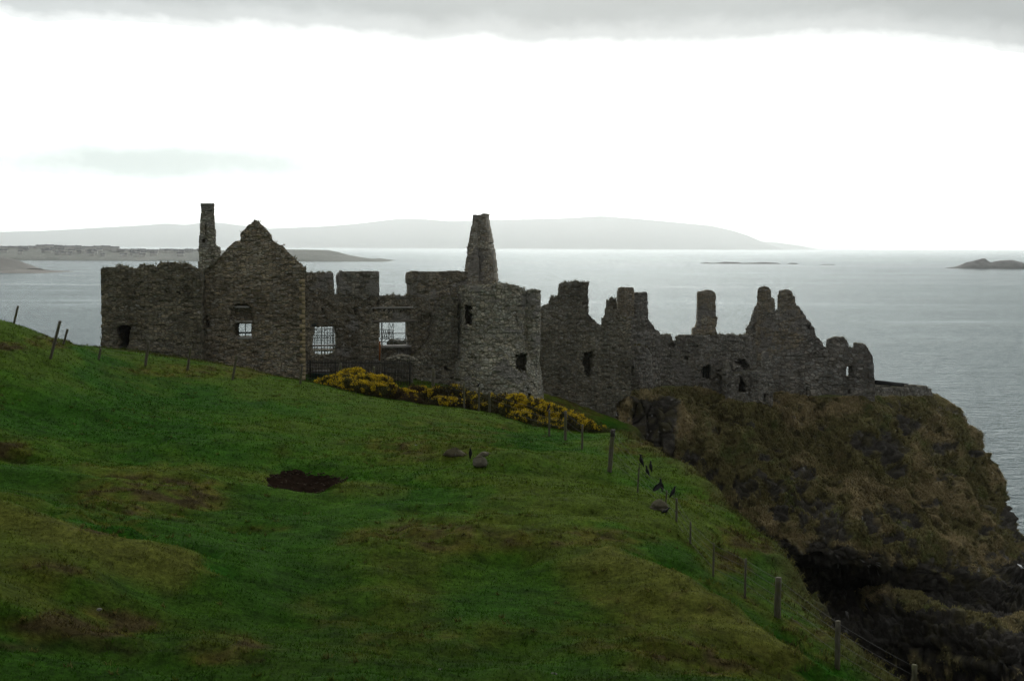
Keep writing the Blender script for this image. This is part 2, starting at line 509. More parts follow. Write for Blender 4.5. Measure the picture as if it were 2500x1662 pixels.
SX, SY0, SY1 = 48000.0, -600.0, 43000.0
def grid_lines(a, b, near, n):
    t = np.linspace(-1, 1, n)
    return np.sign(t) * (np.abs(t) ** 3)
xs = grid_lines(0, 0, 0, 41) * SX
ys = SY0 + (SY1 - SY0) * (np.linspace(0, 1, 40) ** 3)
vv = np.array([[x, y, 0.0] for y in ys for x in xs])
qq = [[j * 41 + i, j * 41 + i + 1, (j + 1) * 41 + i + 1, (j + 1) * 41 + i] for j in range(39) for i in range(40)]
tag(make_mesh('sea', vv, qq, None, SEA), kind='structure')

# haze: one closed box round everything
def haze():
    m = bpy.data.materials.new('sea_air'); m.use_nodes = True
    nt = m.node_tree
    for n in list(nt.nodes): nt.nodes.remove(n)
    out = nt.nodes.new('ShaderNodeOutputMaterial')
    v = nt.nodes.new('ShaderNodeVolumePrincipled')
    v.inputs['Color'].default_value = (0.965, 1.0, 0.995, 1)
    v.inputs['Density'].default_value = HAZE
    v.inputs['Anisotropy'].default_value = 0.81
    nt.links.new(v.outputs[0], out.inputs['Volume'])
    x, y0, y1, z0, z1 = SX + 500, SY0 - 300, SY1 + 500, -3.0, 830.0
    vv = [[a, b, c] for c in (z0, z1) for b in (y0, y1) for a in (-x, x)]
    q = [[0, 2, 3, 1], [4, 5, 7, 6], [0, 1, 5, 4], [2, 6, 7, 3], [0, 4, 6, 2], [1, 3, 7, 5]]
    o = make_mesh('haze', vv, q, None, m)
    tag(o, kind='stuff')
HAZE = 5.6e-5
haze()

# ------------------------------------------------------------------ far land
def land_mat(name, lo, hi, scale, stretch=(1, 1, 1), speck=None):
    m, nt, b = new_mat(name); T = NT(nt)
    n = T.noise(T.scalevec(T.pos(), stretch), scale, 6, 0.62)
    c = T.ramp(n.outputs[0], [(0.3, lo), (0.7, hi)])
    if speck:
        s = T.noise(T.scalevec(T.pos(), stretch), scale * 6, 3, 0.6)
        c = T.mix(T.ramp(s.outputs[0], [(0.6, 0.0), (0.68, 0.8)]), c, speck)
    T.l(c, b.inputs['Base Color']); b.inputs['Roughness'].default_value = 0.95
    return m

def interp(xs, ys, x):
    return np.interp(x, xs, ys)

def skyline_land(name, prof, Yc, depth, mat, n=400, nd=22, rough=0.06, base=-3.0, front=0.35, seed=0, extra=None):
    """a body of land with a given skyline: crest at distance Yc, its near shore depth*front nearer, its far side beyond"""
    pxs = np.array([p[0] for p in prof], float); pys = np.array([p[1] for p in prof], float)
    P = [W(a, b, Yc) for a, b in prof]
    X = np.array([p[0] for p in P]); Z = np.array([p[2] for p in P])
    xs = np.linspace(X[0], X[-1], n)
    zc = np.interp(xs, X, Z)
    rows = []
    for j in range(nd):
        t = j / (nd - 1)
        y = Yc - depth * front + depth * t
        if t <= front:
            s = t / front
            k = s ** 0.75
        else:
            s = (t - front) / (1 - front); k = 1 - s * s
        p = np.stack([xs, np.full(n, y), np.zeros(n)], 1)
        nz = fbm(p, 6.0 / depth, 4, seed) * rough
        z = np.maximum(zc, 0) * np.clip(k * (1 + nz * (1 if t != front else 0) * 4 * (1 - k) * k + 0), 0, 1.0)
        z = np.where(k <= 0.001, base, z)
        if t < 0.02: z = np.full(n, base)
        # beyond the crest shrink with distance so that the crest stays the skyline
        rows.append(np.stack([xs, np.full(n, y), z], 1))
    v = np.concatenate(rows)
    q = [[j * n + i, j * n + i + 1, (j + 1) * n + i + 1, (j + 1) * n + i] for j in range(nd - 1) for i in range(n - 1)]
    return tag(make_mesh(name, v, q, None, mat, smooth=True), kind='structure'), X, Z

hillm = land_mat('far_hill_ground', (0.05, 0.055, 0.045), (0.10, 0.10, 0.075), 0.0012, (1, 2, 4), (0.2, 0.2, 0.17))
skyline_land('hills', [(-700, 575), (-350, 570), (0, 566), (80, 564), (150, 561), (230, 556), (330, 551), (400, 545), (450, 549), (490, 543), (530, 543), (600, 552), (650, 558), (700, 556), (780, 553), (870, 546), (940, 537), (970, 534), (1040, 535), (1100, 540), (1200, 537), (1330, 534), (1400, 531), (1470, 527), (1540, 532), (1640, 541), (1740, 551), (1790, 562), (1830, 576), (1860, 590), (1890, 606), (1905, 612)], 29500, 5000, hillm, 500, seed=3)
skyline_land('hills', [(1700, 583), (1820, 586), (1900, 592), (1960, 600), (1990, 607), (2000, 612)], 36500, 3000, hillm, 120, seed=5)

headm = land_mat('headland_turf', (0.10, 0.115, 0.09), (0.17, 0.175, 0.14), 0.02, (1, 1, 2), (0.34, 0.33, 0.30))
HEAD_PROF = [(-500, 600), (-200, 603), (0, 607), (100, 606), (200, 608), (268, 611), (285, 616), (330, 615), (420, 615), (480, 613), (560, 611), (640, 609), (720, 609), (800, 610.5), (822, 615), (845, 622), (870, 626.5), (895, 631), (910, 632), (922, 630.5), (940, 633.5), (951, 637.5), (955, 640)]
skyline_land('headland', HEAD_PROF, 3460, 420, headm, 500, 30, front=0.5, seed=8)
_hx = np.array([W(a, b, 3460)[0] for a, b in HEAD_PROF]); _hz = np.array([W(a, b, 3460)[2] for a, b in HEAD_PROF])

shorem = land_mat('dune_turf', (0.155, 0.152, 0.138), (0.22, 0.212, 0.19), 0.03, (1, 1, 1))
skyline_land('shore', [(-420, 600), (-250, 612), (-100, 622), (0, 627.5), (18, 630), (32, 634), (45, 640.5), (58, 647.5), (68, 652.5), (73, 655.5)], 1900, 160, shorem, 160, 16, front=0.5, seed=11)
sandm = land_mat('wet_sand', (0.19, 0.178, 0.155), (0.26, 0.245, 0.215), 0.05, (1, 1, 1))
skyline_land('beach', [(-420, 655), (-100, 656), (60, 657.5), (100, 660), (130, 661.5), (146, 664.2), (150, 667)], 1870, 170, sandm, 120, 12, front=0.55, seed=12, rough=0)

rockm = land_mat('islet_rock', (0.09, 0.09, 0.085), (0.16, 0.155, 0.145), 0.08, (1, 1, 2), (0.14, 0.13, 0.11))
skyline_land('island', [(2310, 656), (2322, 653.5), (2338, 651), (2352, 645), (2362, 640), (2380, 636.5), (2398, 631), (2405, 630.5), (2412, 636), (2420, 641), (2430, 638), (2445, 636), (2470, 634.5), (2482, 637), (2500, 642), (2530, 640), (2570, 646), (2600, 656)], 2640, 70, rockm, 260, 16, front=0.4, seed=15, rough=0.3)
skyline_land('skerry', [(1708, 643.5), (1722, 640.5), (1738, 642), (1752, 641.5), (1770, 639.2), (1800, 640), (1812, 642.5), (1840, 641), (1868, 640), (1895, 641.5), (1905, 644)], 3230, 40, rockm, 160, 8, front=0.4, seed=16, rough=0.3)
skyline_land('skerry', [(1922, 644), (1932, 641.5), (1942, 642), (1950, 644.5)], 3230, 30, rockm, 30, 8, front=0.4, seed=17)
skyline_land('skerry', [(2000, 647), (2010, 645), (2032, 645.2), (2042, 647)], 3080, 25, rockm, 40, 8, front=0.4, seed=18)
skyline_land('skerry', [(985, 639.5), (992, 636.5), (1010, 637.2), (1028, 637), (1036, 639.5)], 3500, 25, rockm, 40, 8, front=0.4, seed=19)

# the seaside town on the headland: every house its own object
house_w = plain_mat('house_render', (0.42, 0.41, 0.38), 0.9, 0.12, 0.2, 0)
house_w2 = plain_mat('house_render_grey', (0.24, 0.235, 0.22), 0.9, 0.12, 0.2, 0)
house_r = plain_mat('house_slates', (0.10, 0.105, 0.11), 0.8, 0.15, 0.3, 0)
def house(x, y, z, w, d, h, rh, mat, chim=True):
    o = MB()
    o.box((x, y, z + h / 2 - 4), (w, d, h + 8))
    ob = o.build('house', mat)
    r = MB()
    v = [[-w / 2 - .3, -d / 2 - .3, h], [w / 2 + .3, -d / 2 - .3, h], [w / 2 + .3, d / 2 + .3, h], [-w / 2 - .3, d / 2 + .3, h], [-w / 2 - .3, 0, h + rh], [w / 2 + .3, 0, h + rh]]
    r.add(np.array(v) + np.array([x, y, z + 0.02]), [[0, 1, 5, 4], [2, 3, 4, 5], [0, 3, 2, 1]], [[0, 4, 3], [1, 2, 5]])
    roof = r.build('roof', house_r, ob)
    if chim:
        c = MB()
        c.box((x - w * 0.3, y, z + h + rh + 0.3), (1.4, 1.4, 2.6))
        c.build('chimney', house_w2, ob)
    tag(ob, 'pale hazy house of the far seaside town on the headland', 'house', 'houses of the far seaside town')
hr = random.Random(4)
def headz(x, y):
    t = (y - (3460 - 210)) / 210
    return float(np.interp(x, _hx, _hz)) * max(0.0, min(1, t)) ** 0.75
px = -60
while px < 272:        # tall terraces on the skyline
    wpx = hr.choice([16, 20, 24, 28])
    X = W(px + wpx / 2, 610, 3455)[0]
    g = headz(X, 3450)
    top = 598.5 + hr.uniform(-1.5, 1.5) + (0 if 70 < px else 1.5) + (2.0 if px > 150 else 0)
    zt = W(px, top, 3455)[2]
    h = max(5, zt - g - 3)
    house(X, 3455, g, wpx * 1.13, 11, h, 3.0, house_w if hr.random() < .5 else house_w2)
    px += wpx + hr.choice([0, 0, 1, 2])
px = 286
while px < 490:
    wpx = hr.choice([14, 18, 22, 30])
    X = W(px + wpx / 2, 610, 3455)[0]
    g = headz(X, 3450)
    zt = W(px, 608 + hr.uniform(-1, 1), 3455)[2]
    house(X, 3455, g, wpx * 1.13, 11, max(4, zt - g - 2.5), 2.5, house_w if hr.random() < .5 else house_w2)
    px += wpx + hr.choice([0, 1, 3])
for y in (3330, 3365, 3395, 3425):    # rows stepping down the slope
    px = -60 + hr.uniform(0, 20)
    while px < 470:
        w = hr.uniform(8, 20)
        X = W(px, 610, y)[0]
        house(X, y, headz(X, y), w, 9, hr.uniform(4.5, 8), 3.0, house_w if hr.random() < .6 else house_w2)
        px += w * 0.9 + hr.choice([3, 6, 14, 40, 80])
# ------------------------------------------------------------------ the near hillside (mainland)
CTRL_PX = [
 # bottom of the slope nearest the camera
 (0, 1662, 19), (400, 1662, 20), (800, 1662, 21), (1250, 1662, 22), (1700, 1662, 22.6), (2050, 1662, 24.6),
 # left: ridge, dip behind it, rise to the crest
 (0, 1400, 23), (0, 1240, 27.5), (200, 1290, 27.2), (380, 1335, 27.0), (520, 1400, 27), (0, 1185, 35.5), (200, 1235, 34), (420, 1320, 30.5),
 (0, 1000, 46), (0, 850, 52.5), (0, 788, 56), (60, 797, 57.5),
 (300, 1400, 25.5), (300, 1150, 38.5), (300, 1050, 47), (300, 950, 56), (355, 890, 62), (240, 878, 60), (123, 858, 55), (120, 950, 50),
 (600, 1400, 28), (600, 1200, 38), (600, 1050, 49), (600, 965, 58), (570, 925, 62.5), (735, 938, 64), (457, 906, 62.5),
 (1000, 1400, 29), (1000, 1200, 39), (1000, 1080, 49), (1000, 1005, 58), (850, 957, 66), (1000, 985, 65),
 (1300, 1300, 33.5), (1300, 1200, 39), (1300, 1110, 47), (1341, 1062, 57), (1133, 1000, 65), (1195, 1006, 64), (1250, 1030, 60),
 (1380, 1074, 55), (1421, 1102, 51), (1488, 1148, 45), (1560, 1190, 41.5), (1622, 1252, 38.5), (1651, 1290, 37), (1685, 1340, 35.6), (1742, 1416, 33.6), (1820, 1442, 32.6), (1900, 1508, 31), (2045, 1626, 28), (2232, 1740, 25.5),
 # the mound
 (1480, 1345, 31.5), (1600, 1385, 30), (1700, 1428, 28.8), (1850, 1510, 27.2), (1937, 1597, 25.8), (1300, 1375, 30.5), (1450, 1400, 29.6), (1500, 1500, 26.4), (1700, 1550, 25), (1250, 1450, 28), (1400, 1600, 23.7), (1850, 1620, 24),
 (1560, 1320, 34.6), (1650, 1362, 34),(1780, 1450, 31.2), (1870, 1510, 29.6), (1950, 1580, 28.4),
 # strip beyond the fence and the brown bank
 (1530, 1072, 53), (1620, 1122, 49), (1690, 1167, 46), (1750, 1237, 43), (1800, 1263, 42), (1740, 1330, 37.6), (1830, 1340, 39), (1850, 1300, 41.5), (1880, 1402, 37.5), (1960, 1497, 34), (2050, 1582, 30.5), (2170, 1662, 27.5), (1640, 1200, 43.5), (1560, 1130, 47.5),
 # behind the fence, to the foot of the castle
 (157, 838, 61), (200, 846, 66), (245, 851, 70), (300, 852, 83), (246, 850, 88), (350, 864, 86), (480, 887, 87.5), (600, 911, 89.2), (735, 937, 90.2),
 (770, 925, 95), (850, 915, 97), (1000, 928, 97), (1090, 936, 102), (1210, 962, 104), (1330, 964, 105), (1400, 1004, 103), (1450, 1028, 102), (1490, 1046, 103),
 (870, 962, 72), (1080, 1002, 71), (1230, 1016, 69), (1350, 1050, 63), (1450, 1050, 62),
 (870, 884, 112), (1100, 912, 116), (800, 884, 107), (940, 886, 108),
]
CTRL = [tuple(W(*c)) for c in CTRL_PX]
CTRL += [(0, 0, CAMZ - 1.7), (0, 4, CAMZ - 2.9), (-3, 9, CAMZ - 4.7), (3, 9, CAMZ - 4.8), (0, 14, CAMZ - 6.2), (-7, 14, CAMZ - 6.2), (7, 14, CAMZ - 6.9), (10, -6, CAMZ - 2), (-12, -6, CAMZ - 1.2), (-14, 8, CAMZ - 3.8), (9, 6, CAMZ - 4.5),
         (-40, 20, CAMZ - 3.2), (-40, 45, CAMZ - 1.8), (-50, 60, CAMZ - 2.5), (-30, 58, CAMZ - 3.4), (-30, 66, CAMZ - 5.2), (-34, 76, CAMZ - 7.2), (-27, 76, CAMZ - 6.6), (-34, 92, CAMZ - 8.5), (-25, 112, CAMZ - 9.8), (-60, 30, CAMZ - 1.5), (12, 22, CAMZ - 9.6)]
CTRL = np.array(CTRL)
def tps_fit(P, z, lam=0.0004):
    n = len(P)
    d = np.linalg.norm(P[:, None] - P[None], axis=2)
    K = np.where(d > 0, d * d * np.log(np.maximum(d, 1e-9)), 0) + lam * n * np.eye(n) * 0.1
    A = np.zeros((n + 3, n + 3))
    A[:n, :n] = K; A[:n, n] = 1; A[:n, n + 1:] = P; A[n, :n] = 1; A[n + 1:, :n] = P.T
    b = np.zeros(n + 3); b[:n] = z
    return np.linalg.solve(A, b)
TS = 20.0
_w = tps_fit(CTRL[:, :2] / TS, CTRL[:, 2])
def tps(x, y):
    x = np.atleast_1d(np.asarray(x, float)); y = np.atleast_1d(np.asarray(y, float))
    out = np.empty(len(x)); n = len(CTRL); C = CTRL[:, :2] / TS
    for s in range(0, len(x), 40000):
        p = np.stack([x[s:s + 40000], y[s:s + 40000]], 1) / TS
        d2 = ((p[:, None] - C[None]) ** 2).sum(2)
        K = 0.5 * d2 * np.log(np.maximum(d2, 1e-12))
        out[s:s + 40000] = K @ _w[:n] + _w[n] + p @ _w[n + 1:]
    return out

EDGE = np.array([(16, -12), (14, 5), (11.5, 18), (9.6, 24), (8.43, 27.5), (8.13, 30.5), (8.05, 34), (8.0, 37.5), (8.35, 41.0), (7.8, 42.4), (7.25, 43.6), (6.85, 46), (6.2, 49), (5.1, 53), (5.3, 60), (6.3, 75), (8.2, 100), (10, 108), (11, 114), (5, 121), (-6, 124), (-30, 116), (-36, 104), (-35, 86), (-36, 78), (-48, 72), (-70, 66), (-75, -12)], float)
def edge_dist(x, y):
    """signed distance to the cliff edge (positive outside) and the nearest edge point"""
    P = np.stack([x, y], 1)
    best = np.full(len(P), 1e9); near = np.zeros_like(P); inside = np.zeros(len(P), bool)
    n = len(EDGE)
    for k in range(n):
        a, b = EDGE[k], EDGE[(k + 1) % n]
        ab = b - a
        t = np.clip(((P - a) @ ab) / (ab @ ab), 0, 1)
        q = a + t[:, None] * ab
        d = np.linalg.norm(P - q, axis=1)
        m = d < best
        best[m] = d[m]; near[m] = q[m]
        c = ((a[1] > P[:, 1]) != (b[1] > P[:, 1]))
        with np.errstate(divide='ignore', invalid='ignore'):
            xx = (b[0] - a[0]) * (P[:, 1] - a[1]) / (b[1] - a[1]) + a[0]
        inside ^= c & (P[:, 0] < xx)
    return np.where(inside, -best, best), near

# little eroded turf scarps on the slope (survey pixels and distance)
SCARP = [([W(*p)[:2] for p in q], h) for q, h in (
    ([(1580, 1600, 24.2), (1660, 1592, 24.4), (1760, 1575, 24.9), (1850, 1572, 25.2), (1945, 1612, 25.2)], .30),
    ([(150, 1232, 34.5), (260, 1258, 33.2), (360, 1262, 33), (470, 1268, 33), (560, 1255, 33.5)], .22),
    ([(-20, 1545, 20.5), (150, 1540, 21.5), (260, 1545, 21.6), (350, 1535, 22)], .26),
    ([(940, 1318, 33), (1100, 1325, 32.8), (1250, 1312, 33.2), (1330, 1296, 33.8), (1450, 1312, 33.5), (1560, 1318, 33.8)], .20),
    ([(480, 1590, 22), (560, 1610, 21.8), (640, 1600, 22)], .18),
    ([(-20, 1095, 41), (40, 1105, 40.6), (80, 1112, 40.4)], .3))]
RIDGE = [[W(*p)[:2] for p in q] for q in (
    [(1480, 1347, 31.4), (1600, 1386, 30), (1700, 1429, 28.8), (1780, 1470, 28), (1850, 1511, 27.2), (1937, 1598, 25.8)],
    [(-30, 1236, 27.6), (100, 1256, 27.5), (200, 1288, 27.2), (300, 1315, 27), (400, 1342, 27), (500, 1380, 27)],
    [(200, 1130, 40), (420, 1115, 42), (620, 1120, 42), (820, 1150, 41), (1000, 1165, 41)])]
def scarp_dist(x, y, pts):
    P = np.stack([x, y], 1); best = np.full(len(P), 1e9); sg = np.zeros(len(P))
    for a, b in zip(pts[:-1], pts[1:]):
        ab = b - a; t = ((P - a) @ ab) / (ab @ ab); tc = np.clip(t, 0, 1)
        d = np.linalg.norm(P - (a + tc[:, None] * ab), axis=1)
        s = ((P - a)[:, 0] * ab[1] - (P - a)[:, 1] * ab[0])
        d = np.where((t < 0) | (t > 1), d * 3 + 0.3, d)
        m = d < best; best[m] = d[m]; sg[m] = s[m]
    wob = 0.22 * vnoise(np.stack([x, y, x * 0], 1), 1.1, 66)
    return np.where(sg > 0, best, -best) + wob
HOLLOW = W(745, 1168, 41.5)
def ground_z(x, y, detail=True):
    x = np.atleast_1d(np.asarray(x, float)); y = np.atleast_1d(np.asarray(y, float))
    sd, near = edge_dist(x, y)
    out = sd > 0
    bx = np.where(out, near[:, 0], x); by = np.where(out, near[:, 1], y)
    z = tps(bx, by)
    d = np.maximum(sd, 0)
    if detail:      # gullies and ribs in the cliff face below the edge
        Pc = np.stack([x, y, np.zeros_like(x)], 1)
        w1_, w2_, wid_ = worley(Pc * 0.55, 19)
        d = np.maximum(0, d + sstep(0.9, 2.6, sd) * (1.3 * fbm(Pc, 0.22, 4, 81) + 0.9 * (wid_ - 0.5) + 0.35 * vnoise(Pc, 1.2, 82)))
    z = z - (np.where(d < 1.2, 0.55 * d * d, 0.79 + (d - 1.2) * 2.6))
    # scraped hollow of bare soil
    e = ((x - HOLLOW[0]) / 1.6) ** 2 + ((y - HOLLOW[1]) / 2.0) ** 2
    z -= 0.40 * np.clip(1 - e, 0, 1)
    if detail:
        P = np.stack([x, y, np.zeros_like(x)], 1)
        near_w = sstep(1.0, 8, np.hypot(x, y))
        rough = 0.5 + 0.8 * brown_mask(x, y, z)
        und = sstep(62, 40, y) * sstep(-0.5, -4.0, sd)
        z = z + und * near_w * (0.50 * fbm(P * np.array([1, 1.5, 1]), 0.16, 3, 22) + 0.10 * vnoise(P * np.array([0.6, 1.7, 1]), 0.7, 23))
        z = z + near_w * (0.10 * fbm(P, 0.28, 3, 21) + rough * (0.10 * vnoise(P, 0.9, 31) + 0.075 * vnoise(P, 1.9, 32)))
        for pts, h_ in SCARP:
            sdp = scarp_dist(x, y, pts)
            z = z - h_ * np.where(sdp > 0, np.exp(-sdp / 0.9), 0) * (0.6 + 0.4 * vnoise(P, 1.3, 37))
        for pts in RIDGE[:2]:
            sdp = scarp_dist(x, y, pts)
            z = z + 0.10 * np.exp(-(sdp / 0.9) ** 2) - 0.24 * np.exp(-((sdp + 1.9) / 1.1) ** 2)
        z -= near_w * 0.10 * rough * sstep(0.25, 0.75, vnoise(P, 0.9, 41)) 
        z += np.where(out, fbm(P, 0.8, 3, 77) * np.minimum(d, 1.5) * 0.5, 0)
    return np.maximum(z, -2.0)

# ground cover read off the place: worn, tussocky and muddy patches (centre x, y in survey pixels, radii, strength)
PATCH = [(360, 1212, 210, 58, .9), (200, 1525, 210, 42, 1.0), (535, 1575, 110, 50, .9), (1050, 1300, 250, 55, .85), (1450, 1312, 260, 26, .8),
         (1740, 1610, 230, 42, .9), (20, 1100, 70, 26, 1.0), (20, 846, 40, 10, 1.2), (1050, 1070, 190, 60, .5), (1600, 1490, 330, 100, .5), (230, 1300, 120, 26, .7),
         (130, 1380, 130, 40, .5), (130, 833, 60, 18, 1.1), (560, 905, 250, 18, .7), (1790, 1340, 90, 70, 1.0), (1700, 1220, 60, 30, .5), (900, 1480, 200, 60, .35), (1000, 1560, 260, 60, .3), (640, 1290, 90, 12, .5),
         (1560, 1095, 90, 16, .7), (2000, 1570, 90, 60, .6), (1400, 990, 90, 60, 1.0), (1940, 1560, 30, 60, .8)]
def brown_mask(x, y, z):
    P = np.stack([x, y, z], 1)
    px, py = proj(P)
    wob = fbm(P, 0.5, 4, 51)
    m = np.zeros(len(P))
    for cx, cy, rx, ry, s in PATCH:
        e = ((px - cx) / rx) ** 2 + ((py - cy) / ry) ** 2
        m = np.maximum(m, s * sstep(1.25, 0.35, e + wob * 0.9))
    m = np.where((P[:, 1] < 8), 0.3, m)
    return np.clip(m + 0.25 * sstep(0.1, 0.6, fbm(P, 0.17, 4, 61)), 0, 1.2)

GREEN = np.array((0.034, 0.104, 0.0060)); LUSH = np.array((0.015, 0.080, 0.0045)); OLIVE = np.array((0.088, 0.100, 0.015)); STRAW = np.array((0.115, 0.098, 0.036)); SOIL = np.array((0.035, 0.024, 0.013))
def cover(x, y, z, sd=None):
    P = np.stack([x, y, z], 1)
    b = brown_mask(x, y, z)
    b = b * (0.45 + 0.75 * sstep(-0.25, 0.35, vnoise(P, 2.4, 74) + 0.5 * vnoise(P, 1.0, 75)))
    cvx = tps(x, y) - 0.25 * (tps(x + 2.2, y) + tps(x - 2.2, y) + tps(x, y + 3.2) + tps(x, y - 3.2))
    cvx = np.clip(cvx / 0.06, -1.6, 1.6)  # dry crests and lush dips, doubling as relief shading painted into the turf
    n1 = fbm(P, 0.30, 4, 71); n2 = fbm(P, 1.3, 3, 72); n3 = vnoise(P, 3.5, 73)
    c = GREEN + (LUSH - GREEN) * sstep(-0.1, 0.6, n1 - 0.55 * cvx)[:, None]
    ol = np.clip(0.25 + 0.6 * sstep(-0.15, 0.45, n2 * 0.5 - n1 * 0.6 + 0.55 * cvx) * 1.0, 0, 1) * (0.75 - 0.25 * sstep(34, 50, y))
    c = c + (OLIVE - c) * ol[:, None]
    c = c + (OLIVE * np.array((1.05, .92, .95)) - c) * np.clip(b * 0.95, 0, 1)[:, None]
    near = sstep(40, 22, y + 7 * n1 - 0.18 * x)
    c = c * (1 - 0.22 * near * np.array([[1.0]]).ravel()[0])[:, None]  # nearest turf darkened: slope shade and vignette painted into its colour
    for k_, pts in enumerate(RIDGE):  # lit crests and shaded troughs painted along the ridge lines
        sdp = scarp_dist(x, y, pts) + 0.25 * n2
        crest_light = sstep(-0.5, 0.1, sdp) * sstep(2.2, 0.4, sdp) * (0.75 if k_ < 2 else 0.45)
        trough_shade = sstep(-3.2, -1.6, sdp) * sstep(-0.2, -0.7, sdp) * (0.85 if k_ < 2 else 0.4)
        c = c + (np.array((0.105, 0.112, 0.022)) - c) * crest_light[:, None]
        c = c + (LUSH - c) * trough_shade[:, None]
    for pts, h_ in SCARP:
        sdp = scarp_dist(x, y, pts)
        lip = sstep(-0.02, 0.08, sdp) * sstep(0.5, 0.15, sdp) * (0.55 + 0.45 * n3)
        c = c + (SOIL * 0.7 - c) * np.clip(lip * 0.85, 0, 1)[:, None]
    st = sstep(0.25, 0.7, n3 * 0.6 + n2 * 0.4 + (b - .5) * 0.7)
    c = c + (STRAW - c) * (st * 0.6)[:, None]
    mud = sstep(0.68, 1.0, b + n2 * 0.75 + n3 * 0.35 - 0.25)
    c = c + (SOIL - c) * (mud * 0.7)[:, None]
    if sd is not None:
        e = sstep(-0.5, 0.9, sd + n2 * 0.6)
        c = c + (np.array((0.085, 0.070, 0.028)) - c) * (e * 0.65)[:, None]
        r = sstep(1.2, 2.4, sd + n2)
        c = c + (np.array((0.05, 0.045, 0.035)) - c) * (r * 0.9)[:, None]
    return c

field_mat = tint_mat('hillside_turf', 0.65, 0.95, 9.0, bump=1.0, bscale=9.0, bdist=0.08, spec=0.03, var2=0.5)
def build_field():
    xa = np.arange(-76, 24.01, 0.26); ya = np.concatenate([np.arange(-12, 17, 0.6), np.arange(17, 70, 0.24), np.arange(70, 132, 0.5)])
    nx, ny = len(xa), len(ya)
    X, Y = np.meshgrid(xa, ya)
    x, y = X.ravel(), Y.ravel()
    z = ground_z(x, y)
    sd, _ = edge_dist(x, y)
    keep = (z > -1.9)
    idx = np.arange(nx * ny).reshape(ny, nx)
    q = np.stack([idx[:-1, :-1], idx[:-1, 1:], idx[1:, 1:], idx[1:, :-1]], 2).reshape(-1, 4)
    q = q[keep[q].any(1)]
    used = np.unique(q); remap = np.full(nx * ny, -1); remap[used] = np.arange(len(used))
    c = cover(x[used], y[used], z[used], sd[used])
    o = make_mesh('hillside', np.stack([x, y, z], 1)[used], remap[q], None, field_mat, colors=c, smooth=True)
    tag(o, kind='structure')
build_field()

# grass blades standing on the hillside: one uncountable mass
def blades(name, pts, cols, hmin, hmax, wid, mat, lean=0.5, down=None, nper=1, seed=0):
    r = np.random.default_rng(seed)
    P = np.repeat(pts, nper, 0); C = np.repeat(cols, nper, 0); n = len(P)
    D = np.repeat(down, nper, 0) if down is not None else None
    if nper > 1: P = P + r.normal(0, wid * 2.2, (n, 3)) * np.array([1, 1, 0.15])
    th = r.uniform(0, 2 * math.pi, n)
    h = r.uniform(hmin, hmax, n)
    dirv = np.stack([np.cos(th), np.sin(th), np.zeros(n)], 1)
    side = np.stack([-np.sin(th), np.cos(th), np.zeros(n)], 1)
    ph = r.uniform(0, 2 * math.pi, n)
    ln = np.stack([np.cos(ph), np.sin(ph), np.zeros(n)], 1) * (r.uniform(0.2, 1, n) * lean)[:, None]
    if D is not None: ln = ln * 0.45 + D * 0.9
    tip = P + (np.array([0, 0, 1.0]) + ln) * h[:, None]
    if D is not None: tip[:, 2] = P[:, 2] + h * (0.55 - 0.9 * r.uniform(0, 1, n))
    w = (wid * r.uniform(0.6, 1.4, n))[:, None]
    a = P - side * w; b = P + side * w
    a[:, 2] -= 0.02; b[:, 2] -= 0.02
    if D is None:
        v = np.stack([a, b, tip], 1).reshape(-1, 3)
        t = np.arange(n * 3).reshape(n, 3)
        cc = np.repeat(C * r.uniform(0.5, 1.65, (n, 1)), 3, 0)
        return make_mesh(name, v, None, t, mat, colors=cc)
    mid = P + (np.array([0, 0, 0.62]) + ln * 0.45) * h[:, None]
    v = np.stack([a, b, mid + side * w * .8, mid - side * w * .8, tip], 1).reshape(-1, 3)
    k = np.arange(n)[:, None] * 5
    cc = np.repeat(C * r.uniform(0.65, 1.5, (n, 1)), 5, 0)
    return make_mesh(name, v, k + np.array([[0, 1, 2, 3]]), k + np.array([[3, 2, 4]]), mat, colors=cc)

